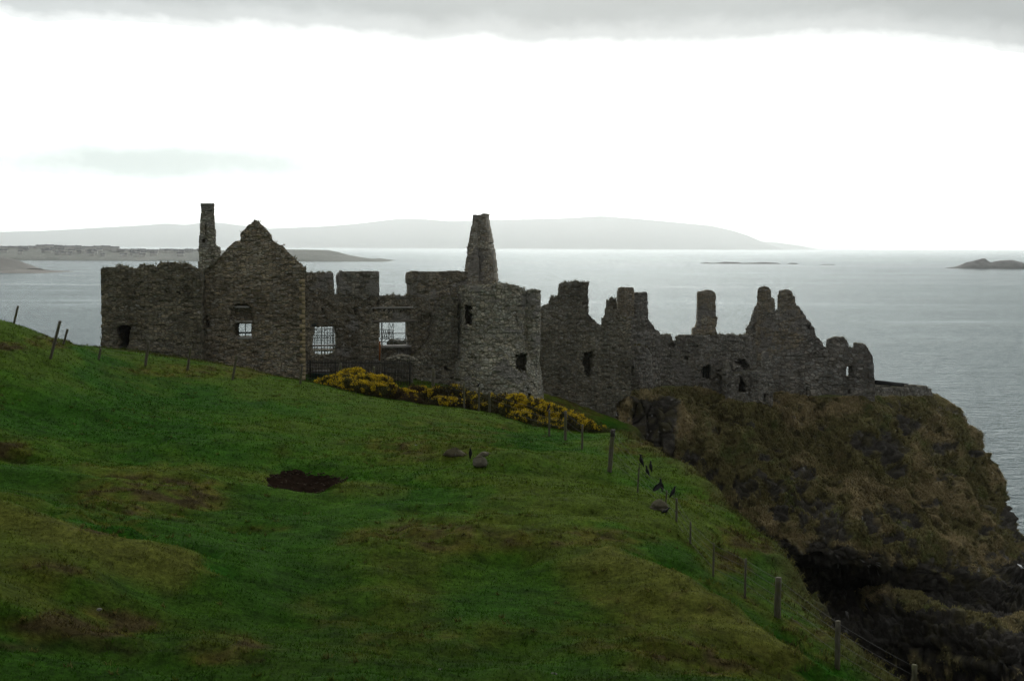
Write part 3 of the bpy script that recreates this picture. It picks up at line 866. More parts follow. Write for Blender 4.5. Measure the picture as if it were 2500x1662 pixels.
blade_mat = tint_mat('grass_blade', 0.25, 0.8, 6.0, transl=0.35, spec=0.05, var2=0.5)
def build_grass():
    r = np.random.default_rng(5)
    # sample with density falling off with distance
    pts = []
    for (y0, y1, dens) in ((16.5, 24, 330), (24, 32, 260), (32, 42, 190), (42, 54, 120), (54, 68, 80), (68, 90, 26)):
        xl = -0.44 * y1 - 3; xr = 13
        n = int((xr - xl) * (y1 - y0) * dens * 1.0)
        pts.append(np.stack([r.uniform(xl, xr, n), r.uniform(y0, y1, n)], 1))
    p = np.concatenate(pts)
    px_, _ = 0, 0
    inview = (np.abs(p[:, 0]) < 0.43 * p[:, 1] + 2)
    p = p[inview]
    sd, _ = edge_dist(p[:, 0], p[:, 1])
    p = p[sd < 1.6]; sd = sd[sd < 1.6]
    e = ((p[:, 0] - HOLLOW[0]) / 1.36) ** 2 + ((p[:, 1] - HOLLOW[1]) / 1.66) ** 2
    k = e > 1.0 + 0.25 * fbm(np.stack([p[:, 0], p[:, 1], 0 * e], 1), 1.2, 3, 5)
    p = p[k]; sd = sd[k]
    z = ground_z(p[:, 0], p[:, 1])
    P = np.stack([p[:, 0], p[:, 1], z], 1)
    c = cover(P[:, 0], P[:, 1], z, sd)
    n2 = fbm(P, 1.1, 3, 91)
    keep = r.random(len(P)) < 0.45 + 0.75 * sstep(-0.3, 0.4, n2)
    P, c, n2 = P[keep], c[keep], n2[keep]
    dist = P[:, 1]
    far = dist > 40
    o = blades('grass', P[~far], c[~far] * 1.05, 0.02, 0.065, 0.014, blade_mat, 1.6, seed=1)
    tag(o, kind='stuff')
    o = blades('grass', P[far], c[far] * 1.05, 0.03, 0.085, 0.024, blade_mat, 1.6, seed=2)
    tag(o, kind='stuff')
    # scattered tufts of coarser grass, thickest on the worn tussocky ground
    n = 15000
    q = np.stack([r.uniform(-30, 12, n), r.uniform(17, 66, n)], 1)
    q = q[np.abs(q[:, 0]) < 0.43 * q[:, 1] + 1]
    sd, _ = edge_dist(q[:, 0], q[:, 1]); q = q[sd < 0]; sd = sd[sd < 0]
    zz = ground_z(q[:, 0], q[:, 1])
    Pq = np.stack([q[:, 0], q[:, 1], zz], 1)
    b = brown_mask(q[:, 0], q[:, 1], zz)
    w = 0.03 + 0.75 * sstep(0.3, 0.9, b) + 0.22 * sstep(0.15, 0.5, fbm(Pq, 0.4, 3, 95))
    e = ((q[:, 0] - HOLLOW[0]) / 1.4) ** 2 + ((q[:, 1] - HOLLOW[1]) / 1.7) ** 2
    k = (r.random(len(q)) < w) & (e > 1)
    Pq, sd, b = Pq[k], sd[k], b[k]
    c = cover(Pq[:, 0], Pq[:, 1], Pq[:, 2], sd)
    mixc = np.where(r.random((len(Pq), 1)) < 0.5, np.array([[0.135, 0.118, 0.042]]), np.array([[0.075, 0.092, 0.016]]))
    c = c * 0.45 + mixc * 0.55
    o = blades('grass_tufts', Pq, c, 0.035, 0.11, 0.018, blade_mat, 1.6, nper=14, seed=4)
    tag(o, kind='stuff')
    # longer tussocks along the cliff edge, on the brown bank, under the fence and below the castle
    n = 90000
    q = np.stack([r.uniform(-40, 12, n), r.uniform(22, 104, n)], 1)
    sd, _ = edge_dist(q[:, 0], q[:, 1])
    zz = ground_z(q[:, 0], q[:, 1], False)
    b = brown_mask(q[:, 0], q[:, 1], zz)
    w = (0.75 * sstep(-0.5, 0.5, sd) + 0.5 * sstep(0.5, 0.9, b) * (sd > -3.5)) * (q[:, 0] > 0) * (0.35 + 0.9 * sstep(-0.2, 0.4, vnoise(np.stack([q[:, 0], q[:, 1], zz], 1), 0.7, 96))) + 0.5 * (q[:, 1] > 70)
    k = (r.random(n) < w) & (sd < 2.0)
    q = q[k]
    z = ground_z(q[:, 0], q[:, 1])
    P = np.stack([q[:, 0], q[:, 1], z], 1)
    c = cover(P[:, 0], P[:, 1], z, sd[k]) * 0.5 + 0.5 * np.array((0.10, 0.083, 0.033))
    gx = (ground_z(P[:, 0] + .3, P[:, 1], False) - ground_z(P[:, 0] - .3, P[:, 1], False)) / .6
    gy = (ground_z(P[:, 0], P[:, 1] + .3, False) - ground_z(P[:, 0], P[:, 1] - .3, False)) / .6
    D = -np.stack([gx, gy, 0 * gx], 1); D = D / np.maximum(1, np.linalg.norm(D, axis=1))[:, None]
    o = blades('tussock_grass', P, c, 0.08, 0.24, 0.016, blade_mat, 0.9, down=D, nper=3, seed=3)
    tag(o, kind='stuff')
build_grass()

# bare soil in the hollow with clods
soil_mat = plain_mat('bare_soil', (0.015, 0.010, 0.007), 0.95, 0.5, 5.0, 0.9, bdist=0.05)
def build_soil():
    n = 90; m = 60
    v, q = [], []
    th = np.linspace(0, 2 * math.pi, n, endpoint=False)
    rr = np.linspace(0, 1, m)
    R = 1 + 0.06 * np.sin(3 * th + 1) + 0.04 * np.sin(7 * th) + 0.03 * np.sin(16 * th + 2)
    x = HOLLOW[0] + np.outer(rr, R * np.cos(th) * 1.40); y = HOLLOW[1] + np.outer(rr, R * np.sin(th) * 1.72)
    x, y = x.ravel(), y.ravel()
    z = ground_z(x, y)
    P = np.stack([x, y, z], 1)
    d1, d2, cid = worley(P * 5)
    z = z + 0.045 - 0.05 * np.repeat(rr, n) ** 6 + 0.05 * np.clip(0.5 - d1, 0, 1) + 0.02 * vnoise(P, 6, 3)
    idx = np.arange(n * m).reshape(m, n)
    q = np.stack([idx[:-1], np.roll(idx[:-1], -1, 1), np.roll(idx[1:], -1, 1), idx[1:]], 2).reshape(-1, 4)
    soil_mat.node_tree.nodes['Principled BSDF'].inputs['Specular IOR Level'].default_value = 0.0
    cl = MB(); rr_ = np.random.default_rng(44)
    for k in range(150):
        a_ = rr_.uniform(0, 2 * math.pi); q_ = math.sqrt(rr_.uniform(0, 1)) if k < 90 else rr_.uniform(.86, 1.0)
        cx_, cy_ = HOLLOW[0] + q_ * 1.42 * math.cos(a_), HOLLOW[1] + q_ * 1.72 * math.sin(a_)
        s_ = rr_.uniform(.015, .05)
        cl.lump((cx_, cy_, ground_z(cx_, cy_)[0] + .05), (s_ * 1.3, s_, s_ * .7), k, 1, 0.35)
    tag(cl.build('soil_clods', plain_mat('clod_soil', (0.045, 0.032, 0.02), 0.95, 0.6, 9.0, 0.5)), kind='stuff')
    tag(make_mesh('bare_soil', np.stack([x, y, z], 1), q, None, soil_mat, smooth=True), kind='structure')
build_soil()
# ------------------------------------------------------------------ the castle crag
CRAG = [
 [(1480, 985, 113), (1494, 1005, 110.5), (1506, 1030, 109.5), (1518, 1052, 108.5), (1526, 1078, 107.6), (1535, 1105, 107), (1545, 1150, 106), (1552, 1220, 105.5), (1558, 1300, 105), (1565, 1400, 104), (1570, 1550, 103), (1580, 1800, 102)],
 [(1535, 960, 112.5), (1541, 974, 110.3), (1548, 1000, 109.7), (1553, 1030, 109.2), (1558, 1070, 108.8), (1568, 1110, 108.3), (1578, 1160, 107), (1590, 1230, 106), (1602, 1310, 105), (1612, 1400, 104), (1622, 1550, 103), (1630, 1800, 102)],
 [(1590, 950, 112.5), (1596, 966, 110.3), (1603, 1000, 109.5), (1611, 1032, 109.1), (1619, 1072, 108.7), (1628, 1110, 108.2), (1642, 1165, 106.8), (1650, 1240, 105.6), (1658, 1320, 105), (1668, 1410, 104), (1672, 1550, 103), (1680, 1800, 102)],
 [(1640, 946, 115), (1646, 982, 112), (1653, 1015, 110.6), (1661, 1055, 109.6), (1671, 1100, 108.7), (1686, 1150, 107.3), (1703, 1215, 105.5), (1712, 1280, 104.5), (1718, 1340, 104), (1722, 1420, 103.5), (1726, 1550, 103), (1734, 1800, 102)],
 [(1720, 947, 117), (1727, 985, 114.5), (1736, 1030, 112.2), (1746, 1075, 110.3), (1756, 1125, 108.5), (1768, 1180, 106.8), (1788, 1250, 104.8), (1795, 1310, 104.2), (1800, 1360, 104), (1803, 1440, 103), (1805, 1560, 102), (1810, 1800, 101)],
 [(1820, 984, 114.3), (1829, 1020, 112.6), (1838, 1062, 111), (1848, 1110, 109.4), (1858, 1165, 107.6), (1868, 1225, 106), (1880, 1300, 104.2), (1885, 1345, 104.2), (1890, 1395, 105), (1895, 1460, 102.5), (1900, 1580, 101), (1905, 1800, 100)],
 [(1900, 958, 120.6), (1907, 1005, 117.8), (1916, 1050, 115.2), (1926, 1105, 112.6), (1938, 1165, 109.9), (1952, 1230, 107.4), (1968, 1310, 104.8), (1975, 1360, 104.8), (1982, 1415, 109.5), (1988, 1462, 108), (1995, 1580, 100.5), (2000, 1800, 99)],
 [(1990, 970, 120.8), (2000, 1012, 119.0), (2010, 1060, 117.2), (2022, 1115, 114.2), (2036, 1180, 111), (2052, 1245, 108), (2072, 1325, 105), (2080, 1375, 104.8), (2090, 1425, 110.5), (2098, 1466, 108), (2110, 1580, 98.5), (2120, 1800, 97.5)],
 [(2076, 968, 120.3), (2095, 1020, 118.6), (2110, 1072, 117), (2125, 1130, 115.2), (2143, 1195, 113), (2163, 1265, 110.5), (2185, 1345, 106.5), (2195, 1395, 105.8), (2205, 1436, 107), (2215, 1468, 101), (2230, 1580, 96.5), (2245, 1800, 95.5)],
 [(2160, 968, 125), (2195, 1012, 123.4), (2222, 1065, 122), (2246, 1125, 120), (2270, 1195, 117.5), (2295, 1275, 114), (2320, 1370, 108), (2328, 1430, 106.5), (2335, 1475, 104.5), (2345, 1507, 98), (2360, 1600, 93.5), (2375, 1800, 92.5)],
 [(2262, 968, 132), (2300, 1010, 130.5), (2335, 1065, 129.3), (2365, 1125, 128.5), (2390, 1190, 126), (2415, 1265, 122), (2440, 1370, 115), (2455, 1440, 110), (2465, 1490, 106), (2475, 1537, 98), (2490, 1620, 91.5), (2500, 1800, 90.5)],
 [(2277, 964, 138.5), (2340, 1032, 138), (2378, 1087, 137.5), (2404, 1145, 137), (2436, 1190, 136.5), (2444, 1222, 136), (2474, 1294, 135), (2530, 1332, 128), (2580, 1400, 120), (2620, 1480, 112), (2660, 1600, 101), (2680, 1800, 99)],
 [(2268, 960, 144), (2325, 1024, 146), (2355, 1078, 148), (2380, 1130, 149), (2400, 1172, 150), (2412, 1210, 151), (2440, 1275, 152), (2490, 1340, 151), (2560, 1420, 147), (2640, 1520, 142), (2760, 1640, 136), (2860, 1800, 132)],
]
def crag_ctrl():
    G = np.array([[W(*p) for p in col] for col in CRAG])
    G[:, -1, 2] = -2.5
    rows = G.shape[1]
    extra = []
    for (x, y, zt, ox, oy) in ((43, 160, 25.8, 1, .3), (36, 178, 26, .6, .8), (15, 186, 26, 0, 1), (-8, 178, 27, -.6, .8), (-16, 150, 27.5, -1, .2)):
        col = []
        for k in range(rows):
            t = k / (rows - 1)
            col.append((x + ox * 14 * t, y + oy * 14 * t, zt + (-2.5 - zt) * t ** 1.1))
        extra.append(col)
    return np.concatenate([G, np.array(extra)])
def catmull(A, t):
    """interpolate rows of A (n, ...) at parameters t"""
    n = len(A)
    i = np.clip(np.floor(t).astype(int), 0, n - 2); f = (t - i)
    p0, p1, p2, p3 = A[np.maximum(i - 1, 0)], A[i], A[i + 1], A[np.minimum(i + 2, n - 1)]
    f = f.reshape(-1, *([1] * (A.ndim - 1)))
    c = 0.5 * ((2 * p1) + (-p0 + p2) * f + (2 * p0 - 5 * p1 + 4 * p2 - p3) * f ** 2 + (-p0 + 3 * p1 - 3 * p2 + p3) * f ** 3)
    lin = p1 + (p2 - p1) * f
    return 0.65 * c + 0.35 * lin

ROCKP = [(2216, 1028, 34, 22), (2110, 1085, 44, 26), (2165, 1095, 40, 36), (2190, 1150, 18, 13), (2374, 1110, 16, 11), (1955, 1152, 36, 18), (1864, 1120, 18, 13), (1690, 1120, 16, 14),
         (1910, 1252, 18, 18), (2014, 1300, 20, 26), (2122, 1272, 24, 28), (2178, 1318, 24, 11), (2455, 1245, 14, 50), (2300, 1090, 40, 18), (2330, 1160, 30, 12), (1745, 1060, 14, 10), (1830, 1180, 12, 10), (1960, 1190, 14, 9), (2050, 1170, 12, 9), (2270, 1230, 22, 12), (2400, 1300, 22, 12), (1760, 1180, 10, 12), (2230, 1290, 14, 9), (1800, 1230, 14, 16), (1850, 1300, 22, 14), (1700, 1180, 14, 18), (1600, 1140, 16, 30)]
def rock_mask(P, v):
    px, py = proj(P)
    w = fbm(P, 0.55, 4, 101); w2 = fbm(P, 1.6, 3, 102)
    m = np.zeros(len(P))
    for cx, cy, rx, ry in ROCKP:
        e = ((px - cx) / rx) ** 2 + ((py - cy) / ry) ** 2
        m = np.maximum(m, sstep(1.5, 0.8, e + 1.9 * w + 0.9 * w2))
    out = sstep(0.24, 0.40, 0.75 * fbm(P, 0.28, 4, 104) + 0.4 * w2 + 0.05)
    m = np.maximum(m, out * 0.95)
    # basalt columns at the chasm end
    cm = sstep(1538, 1550, px + 14 * w) * sstep(1654, 1640, px + 10 * w) * sstep(962, 974, py + 8 * w) * sstep(1150, 1110, py - 0.35 * (px - 1600))
    m = np.maximum(m, cm)
    # bare lower cliff under the grass lip
    low = sstep(5.9, 6.5, v + 1.1 * w + 0.5 * w2)
    ledge = sstep(0.42, 0.12, np.abs(v - 8.85 + 0.35 * w)) * sstep(2085, 2125, px) * 0.8
    ledge2 = sstep(0.3, 0.1, np.abs(v - 10.25 + 0.35 * w)) * sstep(0.05, 0.3, w2)
    low = low * (1 - np.clip(np.maximum(ledge, ledge2), 0, 1))
    return np.maximum(m, low), cm

def crag_tint(P, rock, nz, v=None):
    n1 = fbm(P, 0.22, 4, 111); n2 = fbm(P, 0.9, 4, 112); n3 = vnoise(P, 2.7, 113)
    ol = np.array((0.180, 0.160, 0.066)); gr = np.array((0.105, 0.142, 0.042)); tan = np.array((0.34, 0.27, 0.145)); dk = np.array((0.040, 0.036, 0.017))
    c = ol + (tan - ol) * (sstep(-0.05, 0.45, n1 + 0.6 * n2) * 0.8)[:, None]
    c = c + (gr - c) * (sstep(0.15, 0.55, n2 * 0.8 - n1 * 0.5) * 0.6)[:, None]
    c = c + (dk - c) * (sstep(0.1, 0.5, n3 * 0.6 - n2 * 0.6) * 0.7)[:, None]
    rk = np.array((0.058, 0.053, 0.044))
    lichen_spots = sstep(0.25, 0.65, fbm(P, 1.7, 4, 115))[:, None]  # pale lichen on the rock
    r = rk * (0.65 + 0.7 * (n2[:, None] * .5 + .5)) + np.array((0.085, 0.082, 0.072)) * lichen_spots * 0.8
    moss = sstep(0.1, 0.45, fbm(P, 0.8, 3, 116))[:, None] * 0.65
    r = r + (np.array((0.066, 0.058, 0.024)) - r) * moss
    wh = sstep(0.50, 0.60, fbm(P, 2.2, 3, 117)) * sstep(0.0, 0.3, n1)
    r = r + (np.array((0.5, 0.5, 0.48)) - r) * (wh * 0.75)[:, None]
    if v is not None:      # rock gets darker towards the foot of the cliff
        r = r * (1 - 0.5 * sstep(6.2, 7.3, v + 0.5 * n2))[:, None]
    return c + (r - c) * rock[:, None]

crag_mat = tint_mat('crag_ground', 0.45, 0.95, 5.0, bump=0.9, bscale=4.0, bdist=0.18)
tuft_mat = tint_mat('crag_grass_blade', 0.25, 0.85, 5.0, transl=0.2, spec=0.1)
def build_crag():
    G = crag_ctrl()
    nf = len(CRAG)
    # parameters along the rim: fine in front, coarse behind
    tu = np.concatenate([np.linspace(0, nf - 1, 400), np.linspace(nf - 1, len(G) - 1, 60)[1:]])
    tv = np.concatenate([np.linspace(0, 7, 150), np.linspace(7, 10, 90)[1:], np.linspace(10, 11, 24)[1:]])
    A = catmull(G, tu)                        # (U, rows, 3)
    S = catmull(np.swapaxes(A, 0, 1), tv)     # (V, U, 3)
    V, U = S.shape[:2]
    du = np.gradient(S, axis=1); dv = np.gradient(S, axis=0)
    N = np.cross(dv, du); N /= np.maximum(np.linalg.norm(N, axis=2), 1e-9)[..., None]
    # orient outward (towards -y / +x in front)
    sgn = np.sign((N * np.array([0.3, -1, 0.6])).sum(2)[:, :400].mean())
    N *= sgn
    P = S.reshape(-1, 3); Nn = N.reshape(-1, 3)
    vv = np.repeat(tv, U)
    rock, cm = rock_mask(P, vv)
    fade = sstep(0.0, 0.9, vv)
    d = fade * (1.1 * fbm(P, 0.11, 3, 121) + 0.85 * fbm(P, 0.33, 3, 122)) + fade * 0.26 * vnoise(P, 1.1, 123) + sstep(0.0, 0.3, vv) * 0.10 * vnoise(P, 2.6, 124)
    # tussock terraces on the grass
    d += (1 - rock) * fade * 0.75 * np.clip(fbm(P * np.array([1, 1, 1.5]), 0.62, 3, 125), -0.5, 0.5)
    # rock: blocky joints
    Q = P * np.array([0.95, 0.95, 1.25]) + 0.35 * np.stack([vnoise(P, .6, 7), vnoise(P, .6, 8), vnoise(P, .6, 9)], 1)
    d1, d2, cid = worley(Q, 5)
    blk = (cid - 0.5) * 0.75 - 0.32 * sstep(0.14, 0.0, d2 - d1)
    d1b, d2b, cidb = worley(P * 2.1, 6)
    blk += (cidb - 0.5) * 0.28 - 0.12 * sstep(0.14, 0.0, d2b - d1b)
    # lava beds: stepped ledges in the bare lower cliff
    zz_ = P[:, 2] + 0.8 * fbm(P, 0.15, 3, 133)
    bed = ((zz_ / 1.5) % 1.0)
    blk += 0.42 * (bed - 0.5) * sstep(5.8, 6.8, vv) - 0.25 * (bed < 0.10) * sstep(5.8, 6.8, vv)
    # columns: vertical joints only
    Qc = P * np.array([1.0, 1.0, 0.10]); c1, c2, ccid = worley(Qc, 15)
    colj = (ccid - 0.5) * 0.75 - 0.42 * sstep(0.2, 0.0, c2 - c1) - 0.25 * (np.abs(((P[:, 2] + ccid * 3) * 0.42) % 1 - 0.5) < 0.05)
    d += rock * ((1 - cm) * blk + cm * colj) - rock * 0.12
    P2 = P + Nn * d[:, None]
    idx = np.arange(V * U).reshape(V, U)
    q = np.stack([idx[:-1, :-1], idx[1:, :-1], idx[1:, 1:], idx[:-1, 1:]], 2).reshape(-1, 4)
    # top: close the rim onto the plateau
    c0 = np.array([18.0, 145.0, 26.8])
    top = [idx[0]]
    verts = [P2]; n0 = len(P2); quads = [q]
    rim = P2[idx[0]]
    prev = idx[0]
    cols = [crag_tint(P2, rock, Nn[:, 2], vv)]
    for k, s in enumerate((0.03, 0.08, 0.18, 0.35, 0.6, 0.85)):
        ring = rim + (c0 - rim) * s
        ring[:, 2] = rim[:, 2] * (1 - s) + c0[2] * s + 0.10 * fbm(ring, 0.6, 3, 55)
        if s > 0.15: ring[:, 2] -= 0.0
        verts.append(ring)
        cur = np.arange(U) + n0; n0 += U
        quads.append(np.stack([prev[:-1], prev[1:], cur[1:], cur[:-1]], 1))
        # close across the back of the plateau
        prev = cur
        cols.append(crag_tint(ring, np.zeros(U), ring[:, 2]) * 0.5 + 0.5 * np.array((0.05, 0.105, 0.022)))
    verts.append(c0[None]); cols.append(np.array([[0.06, 0.1, 0.03]]))
    tris = np.stack([prev[:-1], prev[1:], np.full(U - 1, n0)], 1)
    o = make_mesh('crag', np.concatenate(verts), np.concatenate(quads), tris, crag_mat, colors=np.concatenate(cols), smooth=False)
    tag(o, kind='structure')
    # long shaggy grass hanging down the slope
    r = np.random.default_rng(12)
    pa = P2.reshape(V, U, 3)
    wt = (1 - rock).reshape(V, U)
    area = np.linalg.norm(np.cross(du, dv), axis=2)
    area[:, 400:] = 0
    tvv = np.repeat(tv[:, None], U, 1)
    pr = (area * np.clip(wt, 0, 1) ** 1.5 * (tvv < 10.4) * (0.5 + 0.9 * sstep(-.2, .4, fbm(P, 0.5, 3, 131).reshape(V, U))))
    pr = (pr / pr.sum()).ravel()
    n = 52000
    k = r.choice(V * U, n, p=pr)
    i, j = k // U, k % U
    i2, j2 = np.minimum(i + 1, V - 1), np.minimum(j + 1, U - 1)
    f = r.random((n, 2))
    base = (pa[i, j] * ((1 - f[:, 0]) * (1 - f[:, 1]))[:, None] + pa[i2, j] * (f[:, 0] * (1 - f[:, 1]))[:, None] + pa[i, j2] * ((1 - f[:, 0]) * f[:, 1])[:, None] + pa[i2, j2] * (f[:, 0] * f[:, 1])[:, None])
    Nk = Nn.reshape(V, U, 3)[i, j]
    c = crag_tint(base, np.zeros(n), Nk[:, 2]) * 1.1
    down = Nk * 0.55 + np.array([0, 0, -0.55]) + 0.25 * np.stack([vnoise(base, 0.4, 141), vnoise(base, 0.4, 142), 0 * base[:, 0]], 1)
    down = down / np.linalg.norm(down, axis=1)[:, None]
    o = blades('crag_grass', base, c, 0.16, 0.46, 0.024, tuft_mat, 0.8, down=down, nper=5, seed=8)
    tag(o, kind='stuff')
build_crag()
# ------------------------------------------------------------------ masonry
def pip(px, py, poly):
    inside = np.zeros(px.shape, bool)
    n = len(poly)
    for k in range(n):
        x1, y1 = poly[k]; x2, y2 = poly[(k + 1) % n]
        c = ((y1 > py) != (y2 > py))
        if y2 != y1:
            inside ^= c & (px < (x2 - x1) * (py - y1) / (y2 - y1) + x1)
    return inside

def near_seg(p, poly):
    best = np.full(len(p), 1e9); near = p.copy()
    n = len(poly)
    for k in range(n):
        a = np.array(poly[k]); b = np.array(poly[(k + 1) % n]); ab = b - a
        L = ab @ ab
        if L < 1e-9: continue
        t = np.clip(((p - a) @ ab) / L, 0, 1)
        q = a + t[:, None] * ab
        d = np.linalg.norm(p - q, axis=1)
        m = d < best
        best[m] = d[m]; near[m] = q[m]
    return best, near

class Flat:
    """an upright wall line in plan, from point a to point b (seen left to right)"""
    def __init__(s, a, b):
        s.a = np.array(a, float); s.b = np.array(b, float)
        s.e = (s.b - s.a) / np.linalg.norm(s.b - s.a); s.n = np.array([-s.e[1], s.e[0]])
        s.L = float(np.linalg.norm(s.b - s.a))
    @classmethod
    def px(cls, pa, Ya, pb, Yb):
        return cls(W(pa, 850, Ya)[:2], W(pb, 850, Yb)[:2])
    def uv(s, px, py):
        d = ray(px, py)
        t = ((s.a - CAM[:2]) @ s.n) / (d[:2] @ s.n)
        p = CAM + d * t
        return float((p[:2] - s.a) @ s.e), float(p[2])
    def mp(s, S, Z, D):
        return np.stack([s.a[0] + s.e[0] * S + s.n[0] * D, s.a[1] + s.e[1] * S + s.n[1] * D, Z], -1)

class Round:
    def __init__(s, cx, cy, R, prof=None):
        s.c = np.array([cx, cy]); s.R = R; s.prof = prof; s.thick = 99.0
    def rad(s, Z):
        return np.interp(Z, [p[0] for p in s.prof], [p[1] for p in s.prof]) if s.prof else np.full(np.shape(Z), s.R)
    def uv(s, px, py):
        d = ray(px, py); R = s.R
        for _ in range(4):
            o = CAM[:2] - s.c
            A = d[:2] @ d[:2]; B = 2 * o @ d[:2]; Cc = o @ o - R * R
            disc = B * B - 4 * A * Cc
            t = (-B - math.sqrt(max(disc, 0))) / (2 * A)
            p = CAM + d * t
            R = float(s.rad(p[2])) if s.prof else s.R
        th = math.atan2(p[0] - s.c[0], -(p[1] - s.c[1]))
        return th * s.R, float(p[2])
    def mp(s, S, Z, D):
        th = S / s.R
        # openings run straight in, the wall itself is thick towards the centre
        deep = (D > 0.5) & (D < s.thick - 0.15)
        r = s.rad(Z) - np.where(deep, 0, D)
        return np.stack([s.c[0] + r * np.sin(th), s.c[1] - r * np.cos(th) + np.where(deep, D, 0), Z], -1)

_wallseed = [0]
def masonry(name, line, outer, mat, parent, thick=0.9, holes=(), niches=(), cell=(0.14, 0.11), sink=1.2, rough=1.0, px=True, stones=(0.42, 0.22), snap=0.75, ragged=0.075, plants=0):
    """rubble wall: outer outline, through holes and blind recesses on a wall line; stones stand proud or are missing here and there"""
    _wallseed[0] += 1; sd = _wallseed[0]
    cv = (lambda pl: [line.uv(*p) for p in pl]) if px else (lambda pl: list(pl))
    out = cv(outer)
    hol = [cv(h) for h in holes]; nic = [(cv(n), d) for n, d in niches]
    if isinstance(line, Round): line.thick = thick - 0.1
    if sink:
        zs = [p[1] for p in out]; zmin = min(zs)
        # lower the two bottom corners of the outline into the ground
        lowest = sorted(range(len(out)), key=lambda k: out[k][1])[:2]
        out = [(p[0], p[1] - sink) if k in lowest else p for k, p in enumerate(out)]
    S = [p[0] for p in out]; Z = [p[1] for p in out]
    s0, s1, z0, z1 = min(S) - .02, max(S) + .02, min(Z) - .02, max(Z) + .05
    ni = max(2, int(math.ceil((s1 - s0) / cell[0]))); nj = max(2, int(math.ceil((z1 - z0) / cell[1])))
    cs = (s1 - s0) / ni; cz = (z1 - z0) / nj
    sc, zc = np.meshgrid(s0 + (np.arange(ni) + .5) * cs, z0 + (np.arange(nj) + .5) * cz, indexing='ij')
    P = np.stack([sc.ravel(), zc.ravel(), np.full(sc.size, sd * 7.3)], 1)
    rg = ragged * rough
    ps = (sc.ravel() + rg * vnoise(P, 3.1, sd)).reshape(sc.shape); pz = (zc.ravel() + rg * vnoise(P, 2.7, sd + 1)).reshape(sc.shape)
    ins = pip(ps, pz, out)
    for h in hol: ins &= ~pip(ps, pz, h)
    depths = [0.0, 0.03, 0.07] + sorted({d for _, d in nic}) + [thick]
    T_ = len(depths) - 1
    lev = np.zeros(sc.shape, int)
    row = np.floor(zc / stones[1]).astype(int); colx = np.floor(sc / stones[0] + hash3(row, row * 0, row * 0, sd)).astype(int)
    hsh = hash3(row, colx, row * 0 + sd, 3)
    lev[hsh > 0.62] = 1
    lev[hsh > 0.95 - 0.02 * rough] = 2
    for pl, d in nic: lev[pip(ps, pz, pl)] = depths.index(d)
    lev[~ins] = T_
    # corners
    ci, cj = ni + 1, nj + 1
    cS, cZ = np.meshgrid(s0 + np.arange(ci) * cs, z0 + np.arange(cj) * cz, indexing='ij')
    pad = np.pad(ins, 1)
    cnt = pad[:-1, :-1].astype(int) + pad[1:, :-1] + pad[:-1, 1:] + pad[1:, 1:]
    r = np.random.default_rng(sd)
    jS = r.uniform(-1, 1, cS.shape) * cs * 0.30; jZ = r.uniform(-1, 1, cS.shape) * cz * 0.30
    bnd = ((cnt > 0) & (cnt < 4)).ravel()
    q = np.stack([cS.ravel(), cZ.ravel()], 1)
    bd = np.full(len(q), 1e9); nr = q.copy()
    for pl in [out] + hol:
        d, n_ = near_seg(q, pl)
        m = d < bd; bd[m] = d[m]; nr[m] = n_[m]
    mv = bnd & (bd < 1.3 * max(cs, cz))
    q = q + np.stack([jS.ravel(), jZ.ravel()], 1) * np.where(bnd, 0.9, 1.0)[:, None]
    q[mv] += (nr[mv] - q[mv]) * snap * r.uniform(0.35, 1.0, (mv.sum(), 1))
    rel = r.normal(0, 0.016 * rough, len(q)) + 0.05 * rough * vnoise(np.stack([q[:, 0], q[:, 1], q[:, 0] * 0 + sd], 1), 0.6, 9)
    L = len(depths)
    allv = []
    for k, d in enumerate(depths):
        allv.append(line.mp(q[:, 0], q[:, 1], d + (rel if k < T_ else rel * 2)))
    allv = np.stack(allv, 1).reshape(-1, 3)      # index corner*L + level
    cid = np.arange(ci * cj).reshape(ci, cj)
    a, b, c, d_ = cid[:-1, :-1], cid[1:, :-1], cid[1:, 1:], cid[:-1, 1:]
    F = []
    m = ins
    lv = lev
    F.append(np.stack([a[m] * L + lv[m], b[m] * L + lv[m], c[m] * L + lv[m], d_[m] * L + lv[m]], 1))
    F.append(np.stack([a[m] * L + T_, d_[m] * L + T_, c[m] * L + T_, b[m] * L + T_], 1))
    lp = np.pad(lev, 1, constant_values=T_)
    la, lb = lp[:-1, 1:-1], lp[1:, 1:-1]          # left / right of every vertical edge
    c1, c2 = cid[:, :-1], cid[:, 1:]
    mm = la < lb
    F.append(np.stack([c1[mm] * L + la[mm], c1[mm] * L + lb[mm], c2[mm] * L + lb[mm], c2[mm] * L + la[mm]], 1))
    mm = la > lb
    F.append(np.stack([c1[mm] * L + lb[mm], c2[mm] * L + lb[mm], c2[mm] * L + la[mm], c1[mm] * L + la[mm]], 1))
    la, lb = lp[1:-1, :-1], lp[1:-1, 1:]          # below / above every horizontal edge
    c3, c4 = cid[:-1, :], cid[1:, :]
    mm = la < lb
    F.append(np.stack([c3[mm] * L + la[mm], c4[mm] * L + la[mm], c4[mm] * L + lb[mm], c3[mm] * L + lb[mm]], 1))
    mm = la > lb
    F.append(np.stack([c3[mm] * L + lb[mm], c3[mm] * L + la[mm], c4[mm] * L + la[mm], c4[mm] * L + lb[mm]], 1))
    F = np.concatenate(F)
    used = np.unique(F); rm = np.full(len(allv), -1); rm[used] = np.arange(len(used))
    o = make_mesh(name, allv[used], rm[F], None, mat, parent)
